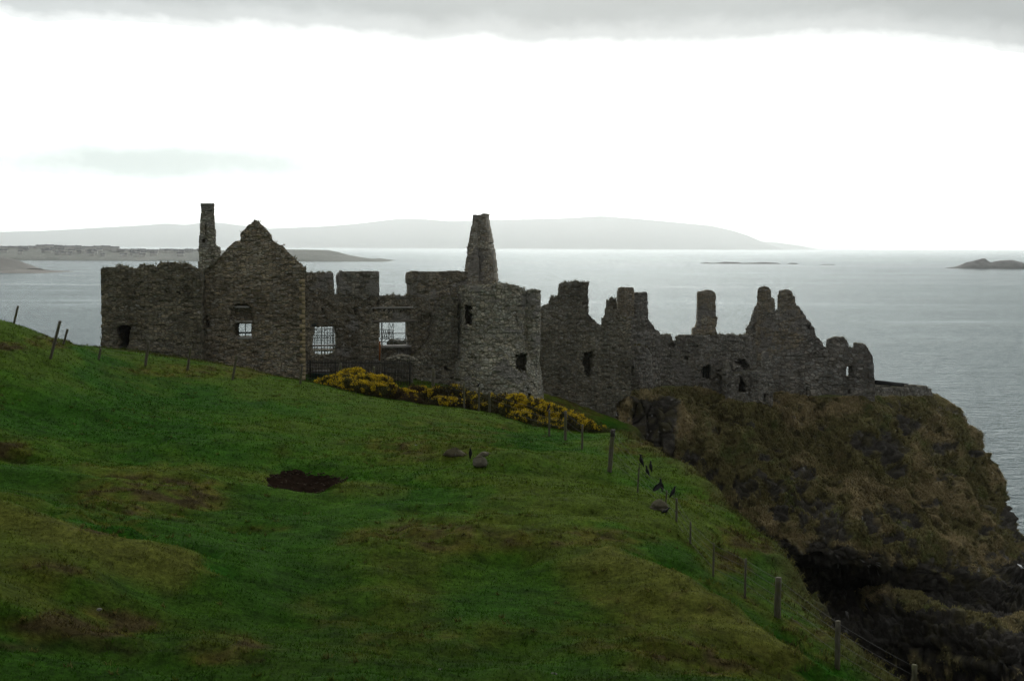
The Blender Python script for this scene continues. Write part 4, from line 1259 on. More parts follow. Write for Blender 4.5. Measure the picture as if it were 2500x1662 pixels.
    if plants:
        # weeds and grass rooted in the broken wall head
        topc = ins & ~lp[1:-1, 2:].__lt__(T_)
        ii, jj = np.nonzero(topc)
        k = r.choice(len(ii), int(len(ii) * plants))
        S_ = sc[ii[k], jj[k]] + r.uniform(-.1, .1, len(k)); Z_ = zc[ii[k], jj[k]] + cz * .5
        keep = vnoise(np.stack([S_, Z_, S_ * 0 + sd], 1), 0.5, 4) > -0.1
        Pp = line.mp(S_, Z_, r.uniform(0, thick * .8, len(k)))[keep]
        if len(Pp):
            cc = np.where(r.random((len(Pp), 1)) < .5, np.array([[0.075, 0.085, 0.028]]), np.array([[0.15, 0.125, 0.055]]))
            blades('wall_plants', Pp, cc, 0.06, 0.24, 0.02, tuft_mat, 0.8, nper=6, seed=sd)
            w_ = bpy.context.scene.collection.objects[-1]
            w_['kind'] = 'stuff'; w_.parent = parent; w_.matrix_parent_inverse = parent_inv(parent)
    return o

def slab(name, line, p0, p1, t0, t1, mat, parent, jit=0.01, n=6):
    """a stone or timber slab on a wall line between two survey pixels, from depth t0 (in front) to t1"""
    (sa, za), (sb, zb) = line.uv(*p0), line.uv(*p1)
    S = np.linspace(sa, sb, n)
    v = []
    for s_ in S:
        for z_, d_ in ((min(za, zb), t0), (max(za, zb), t0), (max(za, zb), t1), (min(za, zb), t1)):
            v.append(line.mp(np.array(s_ + 0 * jit), np.array(z_ + rng.uniform(-jit, jit)), np.array(d_ + rng.uniform(-jit, jit))))
    v = np.array(v)
    q = []
    for k in range(n - 1):
        for j in range(4):
            q.append([k * 4 + j, (k + 1) * 4 + j, (k + 1) * 4 + (j + 1) % 4, k * 4 + (j + 1) % 4])
    q += [[0, 1, 2, 3], [(n - 1) * 4 + 3, (n - 1) * 4 + 2, (n - 1) * 4 + 1, (n - 1) * 4]]
    return make_mesh(name, v, q, None, mat, parent)

def rect(s0, s1, z0, z1): return [(s0, z0), (s1, z0), (s1, z1), (s0, z1)]
def zat(px, py, Y): return W(px, py, Y)[2]

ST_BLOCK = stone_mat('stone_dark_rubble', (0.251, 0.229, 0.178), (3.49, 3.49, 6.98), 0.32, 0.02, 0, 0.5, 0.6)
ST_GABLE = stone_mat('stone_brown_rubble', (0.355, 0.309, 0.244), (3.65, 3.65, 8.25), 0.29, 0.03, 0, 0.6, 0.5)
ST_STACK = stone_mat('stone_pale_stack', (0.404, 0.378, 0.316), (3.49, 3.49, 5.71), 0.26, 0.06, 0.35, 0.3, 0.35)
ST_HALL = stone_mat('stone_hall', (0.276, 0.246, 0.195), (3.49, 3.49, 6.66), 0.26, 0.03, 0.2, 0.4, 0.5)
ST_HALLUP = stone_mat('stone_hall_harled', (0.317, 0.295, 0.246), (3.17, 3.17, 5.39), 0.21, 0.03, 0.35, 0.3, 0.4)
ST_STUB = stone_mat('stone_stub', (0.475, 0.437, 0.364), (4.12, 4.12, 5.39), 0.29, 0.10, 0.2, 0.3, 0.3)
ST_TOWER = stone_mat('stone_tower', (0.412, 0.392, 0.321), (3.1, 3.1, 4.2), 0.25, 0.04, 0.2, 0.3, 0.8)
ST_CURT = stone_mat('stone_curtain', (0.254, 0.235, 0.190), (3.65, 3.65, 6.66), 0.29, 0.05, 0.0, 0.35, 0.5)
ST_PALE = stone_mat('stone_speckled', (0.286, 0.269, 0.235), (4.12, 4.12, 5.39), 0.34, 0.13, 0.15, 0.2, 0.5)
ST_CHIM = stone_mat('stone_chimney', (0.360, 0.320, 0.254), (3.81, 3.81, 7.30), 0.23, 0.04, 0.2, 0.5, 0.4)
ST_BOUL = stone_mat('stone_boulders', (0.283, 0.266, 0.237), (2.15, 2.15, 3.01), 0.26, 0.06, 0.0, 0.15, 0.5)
QUOIN = plain_mat('sandstone_quoin', (0.33, 0.27, 0.165), 0.9, 0.3, 3.0, 0.4, bdist=0.03)
DRESS = plain_mat('dressed_stone', (0.31, 0.30, 0.28), 0.9, 0.25, 4.0, 0.4, bdist=0.02)
OLDWOOD = plain_mat('weathered_timber', (0.17, 0.155, 0.13), 0.85, 0.35, 3.0, 0.5, (1, 1, 6))
DARKWOOD = plain_mat('dark_timber', (0.045, 0.055, 0.052), 0.75, 0.3, 4.0, 0.4, (4, 4, 1))

# --- 1 the square block at the far left
t = thing('ruined_block', W(367, 880, 88), 'flat-topped square stone block with ragged dark doorway, at the left end of the castle', 'ruined building')
A1 = Flat.px(244, 88, 492, 88)
B1 = [(246, 872), (246, 659), (249, 655), (255, 653), (270, 653), (288, 651), (292, 647.5), (298, 653), (320, 655), (336, 654), (339.5, 647), (363, 646), (373, 653), (380, 652), (386, 645), (390, 640), (405, 641), (421, 639), (424, 645), (443, 644), (459, 646), (467, 654), (481, 662), (490, 664), (490, 905)]
DOOR1 = [(280.6, 803), (285, 798), (288.5, 794.7), (300, 793), (312.4, 791.5), (321.4, 801), (316, 808), (315.6, 836), (311, 846), (309, 868), (289, 868), (287, 849), (291, 838), (285.3, 822), (280.6, 809)]
putlogs = [([(x - 2.4, y - 3), (x + 2.4, y - 3), (x + 2.4, y + 3), (x - 2.4, y + 3)], 0.5) for x, y in ((328, 715.5), (370, 716), (405, 714.5), (435, 714.5), (462, 716), (262, 760), (350, 752))]
masonry('front_wall', A1, B1, ST_BLOCK, t, 1.1, [DOOR1], putlogs, sink=1.5, plants=1.3)
z_top = zat(300, 657, 88); z_bot = zat(300, 870, 88) - 2
LW = Flat(A1.mp(0.05, 0, 9.0)[:2], A1.mp(0.05, 0, 1.12)[:2])
masonry('side_wall', LW, rect(0, LW.L, z_bot, z_top - 0.4), ST_BLOCK, t, 1.0, px=False, sink=0, cell=(.3, .25))
RW = Flat(A1.mp(A1.L - 1.1, 0, 1.12)[:2] , A1.mp(A1.L - 1.1, 0, 9.0)[:2])
masonry('side_wall', RW, rect(0, RW.L, z_bot, z_top - 0.6), ST_BLOCK, t, 0.9, px=False, sink=0, cell=(.3, .25))
BW = Flat(A1.mp(0.0, 0, 9.02)[:2], A1.mp(A1.L, 0, 9.02)[:2])
masonry('back_wall', BW, rect(0, BW.L, z_bot, z_top - 0.7), ST_BLOCK, t, 1.0, px=False, sink=0, cell=(.3, .25))
vb = MB(); zc_ = zat(300, 780, 88)
pc = A1.mp(A1.L / 2, zc_, 5.05)
vb.box(pc, (A1.L - 2.2, 7.8, 0.5), math.atan2(A1.e[1], A1.e[0]))
vb.build('shade_slab', ST_BLOCK, t)  # unseen slab for the inferred vaulting, added to keep the doorway dark

# --- 2 the gabled house with its tall chimney
t = thing('gabled_house', W(617, 920, 90), 'tall stepped stone gable with a small square window and slender chimney, left of centre', 'ruined building')
A2 = Flat.px(486, 89.0, 750, 90.4)
G2 = [(489, 910), (489, 668), (500, 655), (512, 646), (526, 638.5), (532, 630), (539, 624), (548, 615), (555, 606), (566, 595.5), (574, 589), (585, 587.5), (588, 582.5), (586, 571.6), (594.6, 562), (601, 554), (613.7, 543.5), (623.3, 535.5), (634.4, 543.5), (647, 555.6), (655, 565), (663, 573), (664, 581), (667, 589), (679, 595.5), (690, 599.3), (698, 608), (707.7, 619.4), (720.5, 630.5), (730, 640), (738, 645), (740, 651), (747.5, 653), (748, 661), (744.4, 665), (744.4, 700), (744.6, 955)]
WIN2 = [(582, 790), (614, 790), (614, 821), (582, 822)]
NICHE2 = [(562, 783), (561.4, 760), (566, 753), (569, 746), (577, 742.5), (590, 741), (602, 742.5), (608, 745.5), (612, 752), (615, 773), (615, 783)]
SLIT2 = [(501, 771), (508.5, 771), (508.5, 798), (501, 798)]
REC2 = [(573, 789.5), (583, 789.5), (583, 821), (573, 815)]
masonry('gable_wall', A2, G2, ST_GABLE, t, 1.0, [WIN2], [(NICHE2, 0.62), (SLIT2, 0.9), (REC2, 0.8)], sink=1.5, cell=(0.12, 0.10), stones=(0.4, 0.18), plants=0.5, ragged=0.045, snap=0.85)
slab('lintel', A2, (574, 783), (615.5, 787.5), -0.03, 0.6, DRESS, t)
slab('shelf_stone', A2, (573, 747.5), (609, 752), 0.1, 0.42, DRESS, t)
slab('sill', A2, (580, 822), (616, 828), -0.05, 0.75, DRESS, t)
fr = MB()
def bar(mb, line, p0, p1, d0, d1):
    (sa, za), (sb, zb) = line.uv(*p0), line.uv(*p1)
    c = line.mp((sa + sb) / 2, (za + zb) / 2, (d0 + d1) / 2)
    mb.box(c, (abs(sb - sa), abs(d1 - d0), abs(zb - za)), math.atan2(line.e[1], line.e[0]))
bar(fr, A2, (580, 788), (583, 823), .5, .62); bar(fr, A2, (613.2, 788), (615.5, 823), .5, .62)
bar(fr, A2, (583.02, 788), (613.2, 791), .5, .62)
bar(fr, A2, (597.5, 791.02), (600, 822), .5, .6); bar(fr, A2, (583.02, 811.5), (597.48, 815.5), .51, .6); bar(fr, A2, (600.02, 811.5), (613.18, 815.5), .51, .6)
fr.build('window_frame', DARKWOOD, t)
# sandstone quoins up the right corner
qb = MB(); z = zat(744, 940, 90.4); k = 0
sR = A2.uv(744.4, 800)[0]
while z < zat(744, 690, 90.4):
    h = rng.uniform(0.24, 0.42); w = 0.42 if k % 2 else 0.24
    c = A2.mp(sR - w / 2 + 0.03, z + h / 2, 0.25)
    qb.box(c, (w, 0.58, h - 0.02), math.atan2(A2.e[1], A2.e[0]), jit=0.012)
    z += h; k += 1
qb.build('quoins', QUOIN, t)
A2c = Flat.px(482, 88.6, 540, 88.9)
CH2 = [(483.8, 664), (484.2, 620), (484.5, 596), (486.5, 571.8), (487.6, 544), (490, 526), (490.4, 501), (521, 501), (520.2, 522.9), (522.8, 529), (523.6, 559.6), (526, 565.7), (525, 579.5), (524.3, 596), (529, 599.4), (535.8, 604), (536.6, 622), (531, 632), (524, 641), (516, 648), (503, 657), (492, 668)]
masonry('chimney', A2c, CH2, ST_STACK, t, 1.25, [], [([(500.5, 545), (504.5, 545), (504.5, 594), (500.5, 594)], 0.25), ([(494, 585), (500.5, 585), (500.5, 594), (494, 594)], 0.55)], sink=0, cell=(0.11, 0.09), ragged=0.06)
slab('capstone', A2c, (489.6, 496), (521.6, 500.9), -0.04, 1.29, DRESS, t, 0.008)
SW2 = Flat(A2.mp(A2.L - 0.3, 0, 1.02)[:2], A2.mp(A2.L - 1.6, 0, 9.0)[:2])
masonry('side_wall', SW2, rect(0, SW2.L, zat(744, 955, 91), zat(744, 690, 91)), ST_GABLE, t, 0.9, px=False, sink=0, cell=(.3, .25))

# --- 3 the hall wall with two great window openings
t = thing('hall_wall', W(870, 915, 98), 'long roofless hall wall with two big open windows, between the gabled house and the round tower', 'ruined building')
A3 = Flat.px(738, 97, 1146, 102)
H3 = [(740, 935), (740, 664), (749, 665), (780, 666), (811.8, 665), (815, 670), (816, 690), (815.5, 718), (824, 719), (835, 716), (880, 722), (890, 735), (905, 720.5), (927, 721.5), (950, 722), (968, 719), (975, 722), (1002, 720), (1010, 726), (1142, 726), (1142, 945)]
W3a = [(766, 797), (819, 797), (820, 803), (822, 811), (823, 841), (821, 852), (818, 862), (800, 866), (774, 866), (768, 858), (763, 851), (762.5, 841), (767, 819)]
W3b = [(926.6, 785.5), (998, 785.5), (998, 844.5), (926.6, 844.5)]
nich3 = [([(x - 1.8, 754.5), (x + 1.8, 754.5), (x + 1.8, 762.5), (x - 1.8, 762.5)], 0.55) for x in (911.5, 924.5, 937.5, 950, 962, 976, 989, 1003)]
nich3 += [([(921, 733), (926, 733), (926, 745), (921, 745)], 0.5), ([(784, 754), (790, 754), (790, 764), (784, 764)], 0.4), ([(862, 752), (870, 750), (871, 768), (864, 768)], 0.5), ([(1065, 755), (1072, 755), (1072, 764), (1065, 764)], 0.4), ([(930, 850), (1003, 850), (1003, 872), (930, 872)], 0.5)]
masonry('wall', A3, H3, ST_HALL, t, 0.75, [W3a, W3b], nich3, sink=1.0, plants=1.3)
A3u = Flat(A3.mp(0, 0, -0.06)[:2], A3.mp(A3.L, 0, -0.06)[:2])
masonry('upper_wall', A3u, [(828, 722), (827.5, 690), (826, 676), (828, 671), (832, 667), (833.5, 661), (836, 663.5), (870, 662.5), (925.6, 662), (926, 722), (905, 722), (890, 736), (880, 724), (850, 722)], ST_HALLUP, t, 0.9, sink=0)
masonry('upper_wall', A3u, [(1001, 800), (1001, 700), (997.5, 682), (996.5, 673), (998.7, 666), (1009, 662), (1050, 663), (1100, 662), (1142, 663), (1142, 800), (1090, 780), (1040, 765)], ST_HALL, t, 0.9, sink=0)
slab('lintel', A3, (907.7, 782), (1016.4, 785.8), -0.10, 0.9, OLDWOOD, t)
slab('lintel', A3, (759, 788), (824, 796.8), 0.05, 0.9, DARKWOOD, t)
slab('string_course', A3, (908, 749.5), (1008, 752.5), -0.10, 0.3, DRESS, t)
slab('window_rail', A3, (762.5, 843), (823.5, 846), 0.35, 0.6, DRESS, t)
slab('sill', A3, (930, 844.5), (1004, 848), -0.05, 0.9, DRESS, t)

# --- 4 tall tapering stub
t = thing('gable_stub', W(1172, 720, 107), 'tall tapering stump of masonry rising behind the round tower', 'ruined tower')
A4 = Flat.px(1130, 107.5, 1214, 107.0)
masonry('wall', A4, [(1133, 760), (1133.5, 690), (1134.7, 663.5), (1136, 646.5), (1143, 599), (1149, 558), (1153.4, 537.8), (1154.6, 526), (1158, 522.5), (1163, 526), (1172, 523.5), (1176, 521), (1183, 521.5), (1183, 538), (1190.8, 568.4), (1199, 616), (1202.7, 643), (1206.7, 684), (1208, 760)], ST_STUB, t, 2.2, [], [([(1163, 654), (1168, 654), (1168, 661), (1163, 661)], 0.5)], sink=0, rough=1.3, cell=(0.11, 0.09))
# its left flank stands as a buttress set back from the front
masonry('buttress', Flat.px(1128, 106.9, 1172, 106.6), [(1136.4, 760), (1137, 664), (1139, 646), (1146, 600), (1152, 559), (1156, 540), (1160, 541), (1163, 570), (1165, 620), (1166, 664), (1166, 760)], ST_STUB, t, 0.85, sink=0, rough=1.2)

# --- 5 round tower with its stair turret
t = thing('round_tower', W(1206, 985, 102.5), 'broad round stone tower with a square hole low down and an attached stair turret', 'ruined tower')
zt = lambda py: zat(1206, py, 99.3)
cxT = W(1206, 850, 102.5)[0]
R5 = Round(cxT, 102.5, 3.21, [(zt(1000), 4.2), (zt(965), 4.1), (zt(905), 3.9), (zt(860), 3.53), (zt(820), 3.26), (zt(760), 3.21), (zt(690), 3.16)])
zb5 = zat(1206, 1012, 98.5)
def tower_outline(line, tops, zbase, thl=-2.4, thr=2.4):
    pts = [(thl * line.R, zbase)]
    up = [line.uv(*p) for p in tops]
    pts += [(thl * line.R, up[0][1] - 0.4)] + up + [(thr * line.R, up[-1][1] - 0.4), (thr * line.R, zbase)]
    return pts
tops5 = [(1114, 716), (1119, 706), (1128, 695), (1140, 696), (1162, 698), (1180, 699), (1202, 698), (1213, 692), (1228, 692.5), (1240, 692), (1252, 696), (1264, 697.5), (1279, 706), (1290, 712)]
ou5 = tower_outline(R5, tops5, zb5)
cvp = lambda pl: [R5.uv(*p) for p in pl]
masonry('wall', R5, ou5, ST_TOWER, t, 2.8, [], [(cvp([(1258, 866), (1266, 864), (1286, 864), (1286, 884), (1283, 904), (1270, 908), (1261, 901), (1258, 884)]), 2.3), (cvp([(1135, 746), (1150, 746), (1150, 756), (1146, 760), (1152, 772), (1152, 793), (1136, 791)]), 2.3), (cvp([(1290, 958), (1297, 958), (1297, 970), (1290, 970)]), 0.6), (cvp([(1138, 872), (1160, 872), (1160, 876), (1138, 876)]), 0.25)], px=False, sink=0, rough=1.2, plants=1.3)
R5t = Round(W(1299, 850, 101.2)[0], 101.2, 0.75, [(zt(1000), 0.45), (zt(905), 0.55), (zt(870), 0.68), (zt(800), 0.74), (zt(700), 0.69)])
masonry('stair_turret', R5t, tower_outline(R5t, [(1281, 711), (1290, 707), (1300, 706), (1310, 706), (1317, 707)], zb5, -2.2, 2.2), ST_TOWER, t, 0.6, px=False, sink=0, cell=(0.15, 0.13))
A5 = Flat.px(1004, 98.6, 1120, 100.4)
masonry('flank_wall', A5, [(1007, 950), (1007, 880), (1015.7, 871), (1029, 860.7), (1043, 847), (1052, 838), (1060, 823), (1064, 790), (1068, 765), (1073.5, 752), (1082, 737), (1090.5, 728), (1100, 725), (1118, 726), (1118, 955)], ST_CURT, t, 1.6, [], [([(1085, 893), (1094, 893), (1094, 905), (1085, 905)], 0.6)], sink=1.0, rough=1.3, plants=1.3)

# --- 6 left curtain wall with the upright block
t = thing('curtain_wall', W(1420, 1000, 110), 'dark curtain wall with a raised block on top and a ragged window slit, right of the round tower', 'ruined wall')
A6 = Flat.px(1312, 109.4, 1545, 109.9)
C6 = [(1318, 985), (1318, 802), (1541, 802), (1541, 962), (1505, 985), (1497, 1060), (1440, 1045)]
U6a = [(1318, 812), (1318, 752), (1330, 746), (1341, 743), (1343.7, 727), (1349.5, 721.6), (1357, 725.6), (1365, 719), (1364.5, 702), (1366, 692.4), (1378, 690), (1388, 690), (1402, 684.5), (1409, 685), (1415, 688.5), (1438, 688), (1437, 720), (1436.5, 767), (1447, 778.6), (1457.7, 789), (1471, 794.6), (1476, 812)]
U6b = [(1467, 814), (1471.5, 795), (1471.5, 777), (1477.6, 777), (1479, 756), (1482, 746), (1483, 735), (1489, 733), (1490, 728), (1495, 725.6), (1499, 730), (1504, 732), (1505.5, 738), (1508.6, 753.4), (1511, 761), (1518, 775), (1541, 785), (1541, 814)]
N6 = [(1424.6, 861), (1432, 859), (1448.4, 859.5), (1447, 889), (1442, 918), (1430, 919), (1423, 889), (1419, 881)]
A6u = Flat(A6.mp(0, 0, -0.02)[:2], A6.mp(A6.L, 0, -0.02)[:2])
masonry('upper_wall', A6u, U6a, ST_CURT, t, 0.9, sink=0, rough=1.3, cell=(0.12, 0.10), plants=1.3)
masonry('upper_wall', A6u, U6b, ST_CURT, t, 0.75, [], [([(1494, 754), (1508, 742), (1508, 750), (1496, 758)], 0.3)], sink=0, rough=1.3, cell=(0.11, 0.09), plants=1.3)
masonry('wall', A6, C6, ST_CURT, t, 2.3, [], [(N6, 2.0), ([(1482, 942), (1494, 942), (1494, 948), (1482, 948)], 0.5)], sink=2.0, rough=1.3)

# --- 7 twin chimney gable
t = thing('chimney_gable', W(1560, 900, 116), 'two joined chimney stacks on a sloping broken gable, above the rounded bastion', 'ruined building')
A7 = Flat.px(1506, 115.5, 1616, 116.5)
masonry('wall', A7, [(1511, 940), (1511, 800), (1513, 775), (1549, 775), (1549, 777), (1582, 777), (1588, 786), (1593, 793), (1599.6, 804), (1609, 808), (1612, 818), (1613, 940)], ST_PALE, t, 1.0, sink=0.5, rough=1.3, plants=1.3)
masonry('chimney', A7, [(1512.5, 775), (1512.5, 712), (1515, 704.5), (1521, 700.5), (1533, 701), (1546, 702), (1548.5, 712), (1549, 775)], ST_CHIM, t, 0.95, sink=0, cell=(0.11, 0.09), ragged=.05)
A7b = Flat.px(1546, 116.2, 1616, 116.9)
masonry('chimney', A7b, [(1548.6, 790), (1549, 717), (1556, 714), (1565, 714), (1577, 712), (1581, 718), (1582, 750), (1582.5, 779), (1590, 790)], ST_PALE, t, 0.95, sink=0, cell=(0.11, 0.09), rough=1.2)

# --- 8 rounded bastion
t = thing('bastion', W(1557, 950, 114.5), 'low rounded bastion with pale crumbling top and one narrow slit beside the dark curtain wall', 'ruined tower')
R8 = Round(W(1556, 900, 114.6)[0], 114.6, 1.32, [(zat(1556, 960, 113), 1.5), (zat(1556, 900, 113), 1.36), (zat(1556, 840, 113), 1.28)])
masonry('wall', R8, tower_outline(R8, [(1523, 848), (1530, 844), (1545, 845), (1560, 844), (1570, 845), (1580, 851), (1588, 860)], zat(1556, 975, 113), -2.0, 2.0), ST_PALE, t, 0.9, [], [([R8.uv(1538.6, 894), R8.uv(1547, 894), R8.uv(1547, 916), R8.uv(1538.6, 916)], 0.8)], px=False, sink=0, rough=1.4, plants=1.3)

# --- 9 middle curtain wall with its chimney
t = thing('curtain_wall', W(1700, 940, 118.5), 'pale speckled low curtain wall with a single square chimney, between the bastion and the twin-stack gable', 'ruined wall')
A9 = Flat.px(1582, 118.5, 1835, 118.3)
C9 = [(1586, 962), (1586, 817), (1609, 818), (1625, 817), (1638, 818), (1641, 823), (1641, 833), (1651, 833), (1652, 823), (1660, 818), (1694, 818.5), (1725, 818), (1752, 817.6), (1780, 817), (1800, 819), (1832, 818), (1832, 975)]
N9 = [([(1713.7, 894), (1736, 892), (1737, 924), (1714, 924)], 0.9), ([(1799, 890), (1803, 880), (1813, 879), (1826, 886), (1828, 904), (1816, 904), (1811, 890)], 1.0), ([(1630, 840), (1640, 835), (1647, 838), (1646, 852), (1632, 853)], 0.5), ([(1670, 868), (1678, 866), (1678, 879), (1670, 879)], 0.5), ([(1585, 925), (1592, 922), (1592, 945), (1585, 945)], 0.7), ([(1698, 846), (1706, 843), (1706, 852), (1698, 853)], 0.4)]
L9 = [(1586, 962), (1586, 848), (1832, 848), (1832, 975)]
A9u = Flat(A9.mp(0, 0, -0.02)[:2], A9.mp(A9.L, 0, -0.02)[:2])
U9 = [(1586, 858), (1586, 817)] + C9[2:-1] + [(1832, 858)]
masonry('upper_wall', A9u, U9, ST_PALE, t, 0.95, [], [N9[2], N9[5]], sink=0, rough=1.4, plants=1.3)
N9l = [(N9[0][0], 1.9), ([(1797, 890), (1802, 879), (1813, 878), (1827, 885), (1830, 905), (1815, 906), (1810, 891)], 2.0), N9[3], (N9[4][0], 1.2)]
masonry('wall', A9, L9, ST_PALE, t, 2.3, [], N9l, sink=1.5, rough=1.4)
gb = MB()
for x in (1719, 1725, 1731):
    bar(gb, A9, (x - .7, 893), (x + .7, 924), 0.25, 0.29)
gb.build('window_bars', DARKWOOD, t)
A9c = Flat.px(1688, 118.9, 1760, 119.2)
masonry('chimney', A9c, [(1692, 835), (1693.5, 818), (1694.4, 803), (1702, 798.5), (1704.5, 790), (1706.5, 782.6), (1707, 716), (1710, 712), (1718, 711), (1725.6, 709), (1736, 708.5), (1743, 712), (1747, 717), (1748, 772), (1751.6, 775), (1751, 785), (1748, 800), (1749, 810), (1752, 817), (1754, 835)], ST_CHIM, t, 1.0, sink=0, cell=(0.11, 0.09), ragged=.06)
slab('plaster_patch', A9, (1697, 820), (1717.5, 835), -0.03, 0.1, plain_mat('lime_plaster', (0.26, 0.25, 0.23), 0.9, 0.2, 3, 0.3), t, 0.02)

# --- 10 twin-stack gable with the boulder-built wall
t = thing('gatehouse', W(1980, 965, 122), 'tall broken gable with two separate chimney stacks and a wall of big boulders', 'ruined building')
A10 = Flat.px(1812, 123.2, 2142, 121.2)
C10 = [(1816, 985), (1816, 822), (1819.5, 816), (1822.7, 803.5), (1834, 781), (1840, 759), (1844, 750), (1891, 750), (1892, 760), (1899, 760), (1900, 750), (1943, 747), (1952, 747.7), (1955, 757), (1963, 765), (1968, 778), (1979, 786), (1980.5, 794), (1988.5, 798.7), (1990, 812), (1991.7, 822.6), (1999.7, 825.8), (2007.6, 835), (2011.8, 847), (2018.8, 847), (2019, 838), (2020, 830.5), (2028, 829), (2034.7, 822.6), (2045, 824), (2060, 823.5), (2070, 833.7), (2072, 840), (2073, 848), (2084, 849.7), (2085, 843), (2086, 837), (2095, 839), (2105, 837.5), (2114, 843), (2121, 854.5), (2130, 870), (2132, 883), (2135, 924.6), (2138, 990)]
N10 = [([(2073, 893), (2081, 893), (2083, 908), (2081, 921), (2072, 921)], 0.85), ([(1966, 944), (1971, 944), (1971, 966), (1966, 966)], 0.6), ([(2070, 950), (2077, 948), (2077, 962), (2070, 962)], 0.5), ([(1969, 792), (1977, 790), (1979, 803), (1970, 803)], 0.5), ([(1834, 800), (1842, 790), (1846, 806), (1836, 812)], 0.35)]
W10 = [(2066, 902), (2069, 896), (2074, 894), (2073.5, 921), (2065, 921.5)]
masonry('wall', A10, C10, ST_BOUL, t, 1.1, [W10], N10, sink=1.5, rough=1.4, stones=(0.6, 0.4), plants=1.3)
A10c = Flat(A10.mp(-0.05, 0, -0.04)[:2], A10.mp(A10.L, 0, -0.04)[:2])
masonry('chimney', A10c, [(1842.5, 765), (1849, 736.5), (1850, 708), (1856, 701), (1866, 699), (1878.5, 702), (1882, 711), (1883, 724), (1890, 728.5), (1892, 735), (1892, 765)], ST_CHIM, t, 0.85, sink=0, cell=(0.11, 0.09), ragged=.06)
masonry('chimney', A10c, [(1899, 765), (1899.5, 720.6), (1904, 709.4), (1920, 706), (1927, 707), (1934, 711), (1935, 722), (1940.7, 722.5), (1942, 735), (1943, 746), (1952, 748), (1954, 765)], ST_CHIM, t, 0.85, sink=0, cell=(0.11, 0.09), ragged=.06)
masonry('gable_face', A10c, [(1848, 880), (1845, 840), (1843, 765), (1954, 765), (1962, 775), (1972, 790), (1970, 830), (1940, 850), (1900, 860), (1875, 880)], ST_CHIM, t, 0.2, sink=0, ragged=.25)

# --- 11 small roofless annex in front
t = thing('annex', W(1828, 985, 115.5), 'small roofless stone annex with a ragged gap in its front, standing on the cliff edge', 'ruined building')
A11 = Flat.px(1768, 115.0, 1892, 115.8)
masonry('front_wall', A11, [(1772, 1000), (1771, 905), (1776, 898), (1784, 905), (1791, 911), (1800, 914), (1806, 922), (1808, 930), (1803, 945), (1803, 958), (1822, 958), (1823, 940), (1817, 925), (1818, 912), (1825, 908), (1860, 906), (1866, 905), (1865, 880), (1867, 862), (1874, 857), (1880, 872), (1886, 890), (1888, 905), (1887, 1000)], ST_PALE, t, 0.8, [], [([(1866, 960), (1874, 959), (1874, 980), (1866, 980)], 0.7)], sink=0.8, rough=1.3)
vb = MB(); (s11, z11) = A11.uv(1846, 914)
vb.box(A11.mp(A11.L * 0.5, z11 - .15, 2.1), (A11.L - .8, 2.5, 0.3), math.atan2(A11.e[1], A11.e[0]))
vb.build('shade_slab', ST_PALE, t)  # slab added inside so the gap in the front stays dark
S11 = Flat(W(1762, 900, 118.4)[:2], W(1770, 900, 115.82)[:2])
masonry('side_wall', S11, [(0, zat(1765, 990, 117)), (S11.L, zat(1770, 1000, 115)), (S11.L, zat(1772, 900, 115)), (0.2, zat(1763, 878, 118))], ST_PALE, t, 0.6, px=False, sink=0.5)
masonry('side_wall', Flat(W(1888, 900, 116.62)[:2], W(1884, 900, 119.0)[:2]), rect(0, 2.2, zat(1887, 990, 116), zat(1887, 890, 117)), ST_PALE, t, 0.6, px=False, sink=0)

# --- 12 low end wall and the dark flat roof behind it
t = thing('low_wall', W(2205, 970, 129), 'low tumbled stone wall along the cliff top at the far right end', 'ruined wall')
A12 = Flat.px(2128, 124.5, 2284, 133.5)
masonry('wall', A12, [(2130, 985), (2131, 941), (2150, 946), (2175, 948), (2195, 948), (2219, 947), (2235, 944), (2251, 946), (2256.7, 941.7), (2265, 941.7), (2270, 950), (2276.7, 959), (2279.6, 985)], ST_PALE, t, 1.0, sink=0.8, rough=1.6, ragged=.2)
t = thing('shed', W(2178, 950, 134), 'dark flat roof of a low shed showing over the tumbled end wall', 'shed')
A13 = Flat.px(2133, 128.2, 2219, 132.4)
TAR = plain_mat('tarred_roof', (0.022, 0.023, 0.024), 0.8, 0.3, 2.0, 0.2)
(sa, za), (sb, zb) = A13.uv(2136, 927), A13.uv(2218, 936.6)
v = []
for s_, zz in ((sa, za), (sb, zb)):
    for d_ in (0, 3.2):
        for h_ in (0, -0.42):
            v.append(A13.mp(np.array(s_), np.array(zz + h_ ), np.array(float(d_))))
make_mesh('roof', np.array(v), [[0, 1, 5, 4], [2, 6, 7, 3], [0, 4, 6, 2], [1, 3, 7, 5], [0, 2, 3, 1], [4, 5, 7, 6]], None, TAR, t)
masonry('wall', Flat(A13.mp(0.2, 0, 0.15)[:2], A13.mp(A13.L - .2, 0, 0.15)[:2]), [(0.1, za - 3), (A13.L - .5, za - 3), (A13.L - .5, zb - 0.44), (0.1, za - 0.46)], ST_PALE, t, 0.5, px=False, sink=0)
masonry('wall', Flat(A13.mp(0.2, 0, 2.5)[:2], A13.mp(A13.L - .2, 0, 2.5)[:2]), [(0.1, za - 3), (A13.L - .5, za - 3), (A13.L - .5, zb - 0.44), (0.1, za - 0.46)], ST_PALE, t, 0.5, px=False, sink=0)

